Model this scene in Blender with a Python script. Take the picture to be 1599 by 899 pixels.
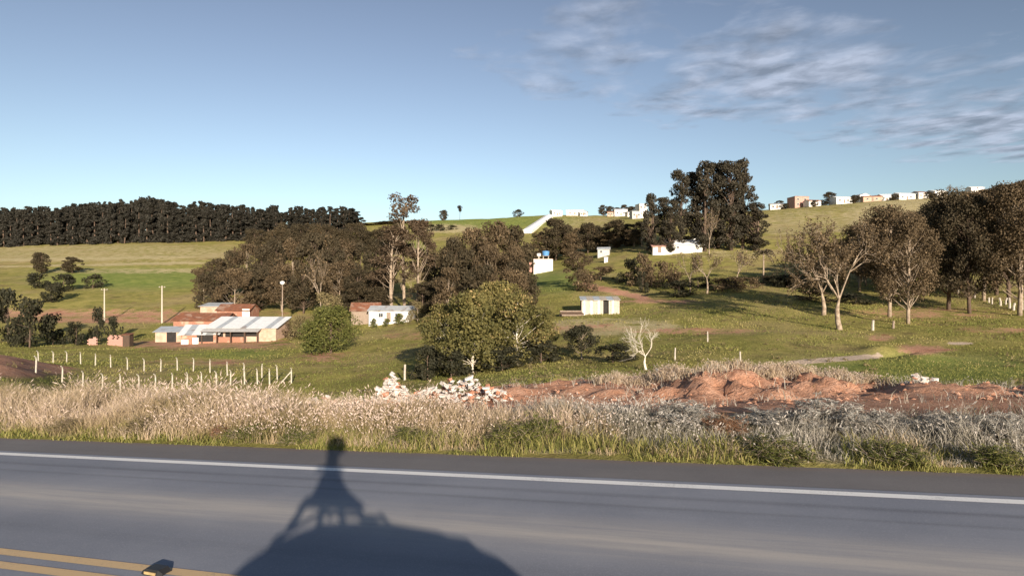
import bpy, math, random
import numpy as np
from mathutils import Vector, Matrix

# ------------------------------------------------------------------ reset
for o in list(bpy.data.objects):
    bpy.data.objects.remove(o, do_unlink=True)
scene = bpy.context.scene
COL = scene.collection

# ------------------------------------------------------------------ camera
EYE = 2.6                 # camera head on the mast of the survey car, metres above the road
F = 1000.0                # focal length in photograph pixels (1599 wide)
CX, CY = 799.5, 449.5
cam_d = bpy.data.cameras.new('camera')
cam = bpy.data.objects.new('camera', cam_d)
COL.objects.link(cam)
cam.location = (0, 0, EYE)
cam.rotation_euler = (math.radians(90), 0, 0)
cam_d.sensor_fit = 'HORIZONTAL'
cam_d.sensor_width = 36.0
cam_d.lens = 36.0 * F / 1599.0
cam_d.clip_start = 0.1
cam_d.clip_end = 12000
scene.camera = cam

# ------------------------------------------------------------------ light
LDIR = Vector((525 - CX, F, -(690 - CY))).normalized()     # the camera's own shadow lies at pixel (525, 690)
sun_el = math.asin(-LDIR.z)
sun_az = math.atan2(-LDIR.x, -LDIR.y)
sd = bpy.data.lights.new('sun', 'SUN')
sd.energy = 4.4
sd.angle = math.radians(0.6)
sd.color = (1.0, 0.86, 0.70)
sun = bpy.data.objects.new('sun', sd)
COL.objects.link(sun)
sun.rotation_euler = LDIR.to_track_quat('-Z', 'Y').to_euler()
sun.location = (10, -30, 30)

world = bpy.data.worlds.new('World')
scene.world = world
world.use_nodes = True
wn, wl = world.node_tree.nodes, world.node_tree.links
wn.clear()


def wmath(op, a, b=None, c=None, clamp=False):
    n = wn.new('ShaderNodeMath')
    n.operation = op
    n.use_clamp = clamp
    for i, v in enumerate((a, b, c)):
        if v is None:
            continue
        if isinstance(v, (int, float)):
            n.inputs[i].default_value = v
        else:
            wl.new(v, n.inputs[i])
    return n.outputs[0]


sky = wn.new('ShaderNodeTexSky')
sky.sky_type = 'NISHITA'
sky.sun_disc = False
sky.sun_elevation = sun_el
sky.sun_rotation = sun_az
sky.altitude = 700
sky.air_density = 1.15
sky.dust_density = 0.35
sky.ozone_density = 2.2
tc = wn.new('ShaderNodeTexCoord')
sep = wn.new('ShaderNodeSeparateXYZ')
wl.new(tc.outputs['Generated'], sep.inputs[0])
zc = wmath('MAXIMUM', sep.outputs['Z'], 0.02)
cu = wmath('DIVIDE', sep.outputs['X'], zc)
cv = wmath('DIVIDE', sep.outputs['Y'], zc)
comb = wn.new('ShaderNodeCombineXYZ')
wl.new(cu, comb.inputs[0]); wl.new(cv, comb.inputs[1])


def wnoise(scale, detail, rough, dist=0.0):
    n = wn.new('ShaderNodeTexNoise')
    n.inputs['Scale'].default_value = scale
    n.inputs['Detail'].default_value = detail
    n.inputs['Roughness'].default_value = rough
    n.inputs['Distortion'].default_value = dist
    wl.new(comb.outputs[0], n.inputs['Vector'])
    return n.outputs['Fac']


# a long bank of broken cloud: stripe v = 2.35 + 0.38 u of the cloud layer
across = wmath('SUBTRACT', wmath('SUBTRACT', cv, 2.62), wmath('MULTIPLY', cu, 0.42))
wob = wmath('MULTIPLY', wmath('SUBTRACT', wnoise(0.8, 2, 0.5), 0.5), 1.5)
across = wmath('ADD', across, wob)
band = wmath('SUBTRACT', 1.0, wmath('POWER', wmath('ABSOLUTE', wmath('DIVIDE', across, 1.35)), 2.0), clamp=True)
# bank thins towards the west, thickens to the right of the photograph
along = wmath('MULTIPLY_ADD', cu, 0.7, 0.62, clamp=True)
n1 = wnoise(2.5, 7, 0.56, 0.35)
n2 = wnoise(1.1, 3, 0.5, 0.0)
dens = wmath('ADD', wmath('MULTIPLY', n1, 0.75), wmath('MULTIPLY', n2, 0.25))
thr = wmath('MULTIPLY_ADD', wmath('MULTIPLY', band, along), -0.33, 0.70)
cover = wmath('DIVIDE', wmath('SUBTRACT', dens, thr), 0.20, clamp=True)
cover = wmath('MULTIPLY', cover, 0.80)
lightness = wmath('DIVIDE', wmath('SUBTRACT', wnoise(4.5, 5, 0.55, 0.2), 0.36), 0.28, clamp=True)
ccol = wn.new('ShaderNodeMix')
ccol.data_type = 'RGBA'
ccol.inputs[6].default_value = (1.05, 1.24, 1.6, 1)
ccol.inputs[7].default_value = (2.6, 2.9, 3.6, 1)
wl.new(lightness, ccol.inputs[0])
hsv = wn.new('ShaderNodeHueSaturation')
hsv.inputs['Saturation'].default_value = 0.66
hsv.inputs['Value'].default_value = 0.27
gam = wn.new('ShaderNodeGamma')
gam.inputs['Gamma'].default_value = 1.52
wl.new(sky.outputs[0], gam.inputs['Color'])
wl.new(gam.outputs[0], hsv.inputs['Color'])
cm = wn.new('ShaderNodeMix')
cm.data_type = 'RGBA'
wl.new(cover, cm.inputs[0])
wl.new(hsv.outputs[0], cm.inputs[6])
wl.new(ccol.outputs[2], cm.inputs[7])
bg = wn.new('ShaderNodeBackground')
bg.inputs['Strength'].default_value = 0.10
wl.new(cm.outputs[2], bg.inputs['Color'])
wo = wn.new('ShaderNodeOutputWorld')
wl.new(bg.outputs[0], wo.inputs['Surface'])

vs = scene.view_settings
vs.view_transform = 'Standard'
vs.look = 'None'
vs.exposure = 1.1
vs.gamma = 1.0
vs.use_curve_mapping = False

rng = np.random.default_rng(7)
random.seed(7)


# ------------------------------------------------------------------ numeric helpers
def sstep(x, a, b):
    t = np.clip((np.asarray(x, float) - a) / (b - a), 0, 1)
    return t * t * (3 - 2 * t)


_perm = np.random.default_rng(3).random((256, 256))


def vnoise(x, y):
    x = np.asarray(x, float); y = np.asarray(y, float)
    xi = np.floor(x).astype(int); yi = np.floor(y).astype(int)
    fx = x - xi; fy = y - yi
    fx = fx * fx * (3 - 2 * fx); fy = fy * fy * (3 - 2 * fy)
    a = _perm[xi % 256, yi % 256]; b = _perm[(xi + 1) % 256, yi % 256]
    c = _perm[xi % 256, (yi + 1) % 256]; d = _perm[(xi + 1) % 256, (yi + 1) % 256]
    return (a * (1 - fx) + b * fx) * (1 - fy) + (c * (1 - fx) + d * fx) * fy


def fbm(x, y, oct=4):
    t = 0; a = 0.5; f = 1.0; s = 0
    for k in range(oct):
        t = t + a * vnoise(np.asarray(x) * f + 17.3 * k, np.asarray(y) * f + 9.1 * k)
        s += a; a *= 0.5; f *= 2.03
    return t / s


# ------------------------------------------------------------------ road frame and terrain function
RD = math.atan2(1000.0, 3005.5)                  # the road runs 18.4 degrees off the picture plane
SX, SY = math.cos(RD), -math.sin(RD)             # along the road, to the right
WX, WY = math.sin(RD), math.cos(RD)              # across the road, away from the camera
GRADE = 0.0486


def road_z(s):
    return 14.0 * np.tanh(GRADE * np.asarray(s, float) / 14.0)


def sw(x, y):
    return x * SX + y * SY, x * WX + y * WY


def xy(s, w):
    return s * SX + w * WX, s * SY + w * WY


COLS = {   # pixel column : {depth in m : height relative to the road under the camera}
    0:    {14: -.8, 18: -1.1, 24: -1.9, 32: -3.0, 45: -4.0, 60: -3.9, 68: -4.2, 85: -7.0, 95: -7.0, 125: -6.8, 160: -4.7, 200: 2.1, 260: 9, 350: 21.7, 400: 28.4, 520: 40, 700: 45, 1200: 40, 3500: 10},
    130:  {14: -.8, 18: -1.1, 24: -2.1, 32: -3.6, 45: -5.6, 60: -6.9, 75: -7.0, 95: -7.2, 125: -7.6, 160: -4.7, 200: 1.5, 260: 9.5, 350: 23.5, 400: 30, 520: 41, 700: 46, 1200: 40, 3500: 10},
    300:  {14: -.6, 18: -1.0, 24: -2.1, 32: -3.7, 45: -5.8, 60: -7.1, 75: -7.0, 95: -7.4, 125: -8.0, 160: -4.7, 200: .9, 260: 9, 350: 25, 400: 31, 520: 42, 700: 48, 1200: 40, 3500: 10},
    550:  {14: -.5, 18: -.9, 24: -1.8, 32: -3.2, 45: -5.2, 60: -6.6, 75: -7.0, 95: -7.4, 125: -6.2, 160: -3.1, 200: 1.5, 260: 10, 350: 25, 430: 41, 520: 57, 560: 62.5, 700: 58, 1200: 40, 3500: 10},
    700:  {14: -.4, 18: -.7, 24: -1.4, 32: -2.6, 45: -4.3, 60: -5.5, 75: -5.8, 95: -5.5, 125: -4, 160: -1, 200: 2.9, 260: 13, 350: 28.6, 430: 43, 500: 57, 540: 60, 700: 54, 1200: 40, 3500: 10},
    850:  {14: -.3, 18: -.7, 24: -1.2, 32: -2.0, 45: -3.4, 60: -4.3, 75: -3.6, 95: -2.2, 125: 1, 160: 4.1, 200: 7.3, 260: 16.8, 350: 33.9, 430: 50.5, 480: 59, 700: 54, 1200: 40, 3500: 10},
    1000: {14: -.2, 18: -.65, 24: -.8, 32: -1.9, 45: -3.5, 60: -3.6, 75: -2.8, 95: -1, 125: 1.5, 160: 6.5, 190: 13.9, 260: 24.6, 350: 38, 430: 51, 480: 58.5, 700: 54, 1200: 40, 3500: 10},
    1100: {14: -.1, 18: -.65, 22.5: -.15, 26: -1.0, 32: -2.1, 45: -3.2, 60: -3.0, 75: -2.2, 95: -.2, 125: 2.8, 160: 8, 190: 14.2, 260: 26, 350: 41, 400: 50, 480: 55, 700: 50, 1200: 40, 3500: 10},
    1200: {14: 0, 18: -.55, 22: -.15, 25: -.9, 32: -2.1, 38: -2.6, 45: -2.9, 60: -2.5, 75: -1.8, 95: .2, 125: 3.5, 160: 8.5, 200: 17, 260: 27, 350: 45, 390: 51, 480: 52, 700: 45, 1200: 38, 3500: 10},
    1400: {10: .1, 14: 0, 18: -.4, 21: -.6, 26: -1.8, 32: -2.3, 38: -2.8, 45: -2.9, 60: -2.6, 75: -1.7, 95: 0, 125: 3, 160: 9, 200: 18, 260: 30, 350: 50, 380: 55, 480: 55, 700: 48, 1200: 38, 3500: 10},
    1600: {10: .2, 14: 0, 18: -.3, 21: -.6, 26: -1.8, 32: -2.3, 38: -2.7, 45: -2.7, 60: -2.5, 75: -1.6, 95: .4, 125: 4, 160: 11, 200: 20, 260: 33, 350: 53, 400: 62, 480: 62, 700: 50, 1200: 38, 3500: 10},
    1900: {10: .4, 14: .3, 18: 0, 21: -.4, 26: -1.5, 32: -2.0, 38: -2.4, 45: -2.4, 60: -2.0, 75: -1.0, 95: 1.5, 125: 6, 160: 13, 200: 22, 260: 36, 350: 55, 400: 63, 480: 64, 700: 50, 1200: 38, 3500: 10},
}
_pxs = np.arange(-600, 2601, 20.0)
_lys = np.linspace(math.log(8), math.log(3500), 150)
_kc = sorted(COLS)
_tab = np.array([np.interp(_lys, np.log(np.array(sorted(COLS[k]))), [COLS[k][y] for y in sorted(COLS[k])]) for k in _kc])
_grid = np.array([[np.interp(p, _kc, _tab[:, j]) for j in range(len(_lys))] for p in _pxs])
for _ in range(3):      # soften the kinks
    g = _grid.copy()
    g[1:-1] = (_grid[:-2] + 2 * _grid[1:-1] + _grid[2:]) / 4
    h = g.copy()
    h[:, 1:-1] = (g[:, :-2] + 4 * g[:, 1:-1] + g[:, 2:]) / 6
    _grid = h


def prof(px, Y):
    a = np.clip((px - _pxs[0]) / 20.0, 0, len(_pxs) - 1.001)
    b = np.clip((np.log(np.maximum(Y, 8)) - _lys[0]) / (_lys[1] - _lys[0]), 0, len(_lys) - 1.001)
    i = a.astype(int); j = b.astype(int)
    u = a - i; v = b - j
    return (_grid[i, j] * (1 - u) + _grid[i + 1, j] * u) * (1 - v) + (_grid[i, j + 1] * (1 - u) + _grid[i + 1, j + 1] * u) * v


def ground_z(x, y):
    x = np.asarray(x, float); y = np.asarray(y, float)
    s, w = sw(x, y)
    Y = np.maximum(y, 8.0)
    px = CX + F * x / Y
    zr = road_z(s)
    zp = prof(px, Y)
    # spoil bank: gullied lumps of soil
    near = sstep(Y, 16, 19) * (1 - sstep(Y, 30, 38))
    zp = zp + near * ((fbm(x * .9, y * .9, 4) - .5) * .75 + (fbm(x * 2.7, y * 1.2 + 5, 3) - .5) * .3 * sstep(px, 900, 1000))
    gully = np.abs(((x * .9 + .35 * y + 1.2 * fbm(x * .6, y * .6, 2)) % 1.0) - .5) * 2
    zp = zp - sstep(px, 980, 1060) * (1 - sstep(px, 1330, 1420)) * sstep(Y, 17.5, 19.5) * (1 - sstep(Y, 21, 23)) * (1 - gully) ** 2 * .4
    zp = zp + sstep(Y, 30, 60) * (fbm(x * .11, y * .11, 3) - .5) * .9
    zp = zp + sstep(Y, 250, 420) * (fbm(x * .012, y * .012, 3) - .5) * 5
    # spoil pit in the pasture on the right
    def bump(p, yy, rx, ry):
        return np.exp(-((px - p) / rx) ** 2 - ((Y - yy) / ry) ** 2)
    zp = zp + .55 * bump(1440, 49, 40, 2.6) - .7 * bump(1405, 52, 40, 1.7) + .5 * bump(1375, 55, 30, 2.5)
    t = sstep(w, 12.6, 17.0)
    verge = zr - .03 + .10 * sstep(w, 10.6, 13) * (fbm(x * .8, y * .8, 3))
    far_side = verge * (1 - t) + zp * t
    near_side = zr - .03 - .25 * sstep(-w, 4.3, 7) + .8 * sstep(-w, 10, 60) * fbm(x * .05, y * .05, 3)
    z = np.where(w > 3, far_side, near_side)
    under = (w > -3.9) & (w < 9.98)
    return np.where(under, zr - .22, z)


def gz(x, y):
    return float(ground_z(np.array([x]), np.array([y]))[0])


def G(px, Y):
    x = (px - CX) / F * Y
    return Vector((x, Y, gz(x, Y)))


# ------------------------------------------------------------------ materials
def newmat(name):
    m = bpy.data.materials.new(name)
    m.use_nodes = True
    n = m.node_tree.nodes
    n.clear()
    out = n.new('ShaderNodeOutputMaterial')
    b = n.new('ShaderNodeBsdfPrincipled')
    m.node_tree.links.new(b.outputs[0], out.inputs['Surface'])
    b.inputs['Specular IOR Level'].default_value = 0.25
    return m, n, m.node_tree.links, b, out


def nmath(n, l, op, a, b=None, c=None, clamp=False):
    q = n.new('ShaderNodeMath')
    q.operation = op
    q.use_clamp = clamp
    for i, v in enumerate((a, b, c)):
        if v is None:
            continue
        if isinstance(v, (int, float)):
            q.inputs[i].default_value = v
        else:
            l.new(v, q.inputs[i])
    return q.outputs[0]


def nmix(n, l, f, a, b):
    q = n.new('ShaderNodeMix')
    q.data_type = 'RGBA'
    for i, v in ((0, f), (6, a), (7, b)):
        if isinstance(v, (int, float)):
            q.inputs[i].default_value = v
        elif isinstance(v, tuple):
            q.inputs[i].default_value = v if len(v) == 4 else (*v, 1)
        else:
            l.new(v, q.inputs[i])
    return q.outputs[2]


def nnoise(n, l, vec, scale, detail=4, rough=.55, dist=0.0):
    q = n.new('ShaderNodeTexNoise')
    q.inputs['Scale'].default_value = scale
    q.inputs['Detail'].default_value = detail
    q.inputs['Roughness'].default_value = rough
    q.inputs['Distortion'].default_value = dist
    if vec is not None:
        l.new(vec, q.inputs['Vector'])
    return q.outputs['Fac']


def ncoord(n):
    return n.new('ShaderNodeTexCoord').outputs['Object']


def nattr(n, name):
    q = n.new('ShaderNodeAttribute')
    q.attribute_name = name
    return q


def contrast(n, l, v, lo, hi):
    q = n.new('ShaderNodeMapRange')
    q.interpolation_type = 'SMOOTHSTEP'
    q.inputs['From Min'].default_value = lo
    q.inputs['From Max'].default_value = hi
    l.new(v, q.inputs['Value'])
    return q.outputs[0]


def nbump(n, l, h, strength, dist):
    q = n.new('ShaderNodeBump')
    q.inputs['Strength'].default_value = strength
    q.inputs['Distance'].default_value = dist
    l.new(h, q.inputs['Height'])
    return q.outputs[0]


def plain(name, c1, c2=None, scale=3.0, rough=.85, bump=0.0, metal=0.0, c3=None, scale3=.6):
    m, n, l, b, out = newmat(name)
    v = ncoord(n)
    f = contrast(n, l, nnoise(n, l, v, scale, 6, .62), .36, .66)
    c = nmix(n, l, f, c1, c2 or tuple(x * .75 for x in c1))
    if c3:
        f3 = contrast(n, l, nnoise(n, l, v, scale3, 5, .6, .4), .52, .68)
        c = nmix(n, l, f3, c, c3)
    l.new(c, b.inputs['Base Color'])
    b.inputs['Roughness'].default_value = rough
    b.inputs['Metallic'].default_value = metal
    if bump:
        l.new(nbump(n, l, nnoise(n, l, v, scale * 6, 4, .6), .6, bump), b.inputs['Normal'])
    return m


def leafmat(name, a, b_, c=None, transl=.28, rough=.7):
    """leaf colour varies leaf by leaf (attribute 'var') and a little tree by tree"""
    m, n, l, b, out = newmat(name)
    at = nattr(n, 'var')
    oi = n.new('ShaderNodeObjectInfo')
    f = nmath(n, l, 'ADD', nmath(n, l, 'MULTIPLY', at.outputs['Fac'], .8), nmath(n, l, 'MULTIPLY', oi.outputs['Random'], .2))
    col = nmix(n, l, f, a, b_)
    if c:
        g = contrast(n, l, at.outputs['Fac'], .80, .97)
        col = nmix(n, l, g, col, c)
    l.new(col, b.inputs['Base Color'])
    b.inputs['Roughness'].default_value = rough
    tr = n.new('ShaderNodeBsdfTranslucent')
    l.new(col, tr.inputs['Color'])
    mx = n.new('ShaderNodeMixShader')
    mx.inputs[0].default_value = transl
    l.new(b.outputs[0], mx.inputs[1]); l.new(tr.outputs[0], mx.inputs[2])
    l.new(mx.outputs[0], out.inputs['Surface'])
    return m


M = {}
M['white_wall'] = plain('white_wall', (.80, .79, .76), (.70, .68, .64), 1.5, .9, .004, c3=(.55, .46, .38))
M['cream_wall'] = plain('cream_wall', (.52, .37, .28), (.42, .29, .22), 1.8, .9, .004, c3=(.38, .25, .17))
M['brick_wall'] = plain('brick_wall', (.36, .18, .12), (.27, .13, .09), 4, .95, .01, c3=(.42, .30, .22))
M['pink_wall'] = plain('pink_wall', (.48, .28, .23), (.40, .22, .18), 2, .9, .004)
M['grey_wall'] = plain('grey_wall', (.48, .47, .46), (.38, .37, .36), 2, .9, .004)
M['zinc_roof'] = plain('zinc_roof', (.60, .64, .66), (.50, .53, .55), 1.3, .45, .0, .35, c3=(.42, .36, .32))
M['zinc_new'] = plain('zinc_new', (.80, .82, .83), (.70, .73, .74), 1.3, .5, .0, .08)
M['rust_roof'] = plain('rust_roof', (.24, .10, .055), (.16, .07, .045), 1.6, .85, .004, c3=(.30, .20, .15))
M['tile_roof'] = plain('tile_roof', (.33, .15, .09), (.24, .11, .075), 2.5, .9, .01, c3=(.18, .12, .10))
M['white_roof'] = plain('white_roof', (.80, .81, .82), (.72, .73, .75), .8, .55, .0)
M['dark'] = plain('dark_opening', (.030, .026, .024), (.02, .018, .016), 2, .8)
M['glass'] = plain('window_glass', (.05, .06, .07), (.035, .04, .05), 2, .12)
M['wood'] = plain('weathered_wood', (.30, .24, .19), (.20, .15, .115), 6, .9, .004)
M['wood_pale'] = plain('grey_wood', (.50, .45, .39), (.36, .32, .27), 5, .9, .004)
M['wood_dark'] = plain('dark_wood', (.10, .065, .045), (.065, .045, .035), 6, .9, .004)
M['concrete'] = plain('concrete', (.50, .46, .38), (.38, .35, .29), 7, .92, .003)
M['rubble'] = plain('rubble_plaster', (.66, .63, .60), (.50, .46, .42), 3, .92, .02, c3=(.50, .34, .25), scale3=1.5)
M['brick_piece'] = plain('brick_piece', (.42, .20, .12), (.32, .15, .10), 4, .95, .01)
M['blue_tank'] = plain('blue_plastic', (.10, .27, .52), (.08, .22, .44), 2, .4)
M['lamp_white'] = plain('lamp_glass', (.80, .79, .74), (.72, .71, .68), 2, .3)
M['bark_pale'] = plain('pale_bark', (.34, .27, .20), (.20, .15, .11), 3, .9, .02, c3=(.44, .37, .29), scale3=2.0)
M['bark_dark'] = plain('dark_bark', (.13, .09, .065), (.08, .058, .045), 4, .95, .02)
M['bark_white'] = plain('white_bark', (.70, .64, .54), (.50, .44, .36), 4, .9, .01)
M['leaf_wood'] = leafmat('leaf_woodland', (.040, .034, .020), (.095, .072, .040), (.16, .11, .06))
M['leaf_brown'] = leafmat('leaf_brown', (.066, .048, .028), (.165, .118, .066), (.28, .20, .115))
M['leaf_euc'] = leafmat('leaf_eucalyptus', (.032, .029, .020), (.060, .050, .032), (.085, .07, .045), .12)
M['leaf_eucthin'] = leafmat('leaf_eucalyptus_thin', (.070, .048, .030), (.15, .105, .065), (.22, .16, .10))
M['leaf_green'] = leafmat('leaf_green', (.060, .072, .020), (.150, .155, .040), (.26, .24, .075))
M['leaf_yellow'] = leafmat('leaf_yellowgreen', (.060, .066, .022), (.260, .215, .075), (.46, .32, .15))
M['leaf_dark'] = leafmat('leaf_dark', (.022, .024, .014), (.055, .052, .028), (.09, .075, .04))
M['leaf_pine'] = leafmat('leaf_pine', (.018, .018, .014), (.036, .032, .024), None, .08)
M['leaf_olive'] = leafmat('leaf_olive', (.12, .10, .045), (.25, .20, .10), (.36, .28, .16))
M['leaf_grey'] = leafmat('leaf_grey', (.24, .23, .20), (.46, .44, .40), (.66, .62, .56))
M['leaf_rust'] = leafmat('leaf_rust', (.17, .085, .045), (.30, .16, .09), (.40, .26, .16))
M['car_paint'] = plain('car_paint', (.72, .73, .74), (.70, .71, .72), 1, .25)
M['black'] = plain('black_plastic', (.025, .025, .027), (.02, .02, .021), 5, .5)
M['tyre'] = plain('tyre_rubber', (.03, .03, .03), (.022, .022, .022), 5, .9)
M['steel'] = plain('steel', (.55, .55, .56), (.45, .45, .46), 4, .35, 0, .9)
M['stud_yellow'] = plain('stud_yellow', (.42, .30, .14), (.30, .22, .11), 20, .6)


# ------------------------------------------------------------------ mesh helpers
class Geo:
    def __init__(self):
        self.v = []; self.f = []; self.n = 0; self.var = []

    def add(self, verts, faces, var=None):
        verts = np.asarray(verts, float).reshape(-1, 3)
        b = self.n
        self.v.append(verts)
        self.f.extend([tuple(i + b for i in f) for f in faces])
        self.n += len(verts)
        self.var.append(np.full(len(verts), .5 if var is None else var) if np.isscalar(var) or var is None else np.asarray(var, float))
        return self

    def box(self, c, d, rz=0.0, rx=0.0, ry=0.0, var=None):
        x, y, z = (q / 2 for q in d)
        p = np.array([[-x, -y, -z], [x, -y, -z], [x, y, -z], [-x, y, -z], [-x, -y, z], [x, -y, z], [x, y, z], [-x, y, z]])
        R = np.array(Matrix.Rotation(rz, 3, 'Z') @ Matrix.Rotation(ry, 3, 'Y') @ Matrix.Rotation(rx, 3, 'X'))
        return self.add(p @ R.T + np.array(c), [(3, 2, 1, 0), (4, 5, 6, 7), (0, 1, 5, 4), (1, 2, 6, 5), (2, 3, 7, 6), (3, 0, 4, 7)], var)

    def tube(self, pts, rad, sides=6, cap=True, var=None):
        pts = np.asarray(pts, float)
        k = len(pts)
        rad = np.broadcast_to(np.asarray(rad, float), (k,))
        tang = np.gradient(pts, axis=0)
        V = []
        for i in range(k):
            t = tang[i] / (np.linalg.norm(tang[i]) + 1e-9)
            a = np.cross(t, [0, 0, 1.0] if abs(t[2]) < .9 else [1.0, 0, 0]); a /= np.linalg.norm(a) + 1e-9
            b = np.cross(t, a)
            th = np.arange(sides) * 2 * math.pi / sides
            V.append(pts[i] + rad[i] * (np.cos(th)[:, None] * a + np.sin(th)[:, None] * b))
        fs = []
        for i in range(k - 1):
            for j in range(sides):
                j2 = (j + 1) % sides
                fs.append((i * sides + j, i * sides + j2, (i + 1) * sides + j2, (i + 1) * sides + j))
        if cap:
            fs.append(tuple(range(sides))[::-1]); fs.append(tuple((k - 1) * sides + j for j in range(sides)))
        return self.add(np.concatenate(V), fs, var)

    def quads(self, P, U, W, var):
        """many leaf quads: centres P, half axes U and W (n,3)"""
        n = len(P)
        V = np.empty((n, 4, 3))
        V[:, 0] = P - U; V[:, 1] = P + W * .75; V[:, 2] = P + U; V[:, 3] = P - W * .75
        b = self.n
        self.v.append(V.reshape(-1, 3))
        idx = np.arange(n * 4).reshape(n, 4) + b
        self.f.extend(map(tuple, idx.tolist()))
        self.n += n * 4
        self.var.append(np.repeat(var, 4))
        return self

    def mesh(self, name, mat=None, smooth=False):
        me = bpy.data.meshes.new(name)
        me.from_pydata(np.concatenate(self.v).tolist() if self.v else [], [], self.f)
        a = me.attributes.new('var', 'FLOAT', 'POINT')
        a.data.foreach_set('value', np.concatenate(self.var).astype(np.float32))
        if mat is not None:
            me.materials.append(M[mat] if isinstance(mat, str) else mat)
        if smooth:
            me.polygons.foreach_set('use_smooth', [True] * len(me.polygons))
        me.update()
        return me


def link(name, data, parent=None, loc=None, rz=None):
    o = bpy.data.objects.new(name, data)
    COL.objects.link(o)
    if parent is not None:
        o.parent = parent
    if loc is not None:
        o.location = loc
    if rz is not None:
        o.rotation_euler = (0, 0, rz)
    return o


def tag(o, label, cat=None, group=None, kind=None):
    o['label'] = label
    if cat:
        o['category'] = cat
    if group:
        o['group'] = group
    if kind:
        o['kind'] = kind
    return o


def structure(o, label=None):
    o['kind'] = 'structure'
    if label:
        o['label'] = label
    return o


# ------------------------------------------------------------------ ground sheet
def spaced(lo_far, lo, hi, hi_far, step, grow):
    a = list(np.arange(lo, hi, step))
    st = step; q = a[-1]
    while q < hi_far:
        st *= grow; q += st; a.append(q)
    st = step; q = a[0]
    while q > lo_far:
        st *= grow; q -= st; a.insert(0, q)
    return np.array(a)


s_ax = spaced(-2600, -30, 14, 2600, .30, 1.030)
w_ax = spaced(-600, 9.0, 30, 3600, .22, 1.030)
w_ax = np.unique(np.concatenate([w_ax, [-3.9, -4.0, 9.97, 10.0]]))
S, W = np.meshgrid(s_ax, w_ax, indexing='ij')
GX, GY = xy(S, W)
GZ = ground_z(GX, GY)
ns, nw = S.shape
idx = np.arange(ns * nw).reshape(ns, nw)
F4 = np.stack([idx[:-1, :-1], idx[1:, :-1], idx[1:, 1:], idx[:-1, 1:]], -1).reshape(-1, 4)
gm = bpy.data.meshes.new('ground')
gm.vertices.add(ns * nw)
gm.vertices.foreach_set('co', np.stack([GX, GY, GZ], -1).reshape(-1).astype(np.float32))
gm.loops.add(len(F4) * 4)
gm.loops.foreach_set('vertex_index', F4.reshape(-1).astype(np.int32))
gm.polygons.add(len(F4))
gm.polygons.foreach_set('loop_start', (np.arange(len(F4)) * 4).astype(np.int32))
gm.polygons.foreach_set('loop_total', np.full(len(F4), 4, np.int32))
gm.polygons.foreach_set('use_smooth', np.ones(len(F4), bool))
gm.update()
gm.validate()


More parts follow.
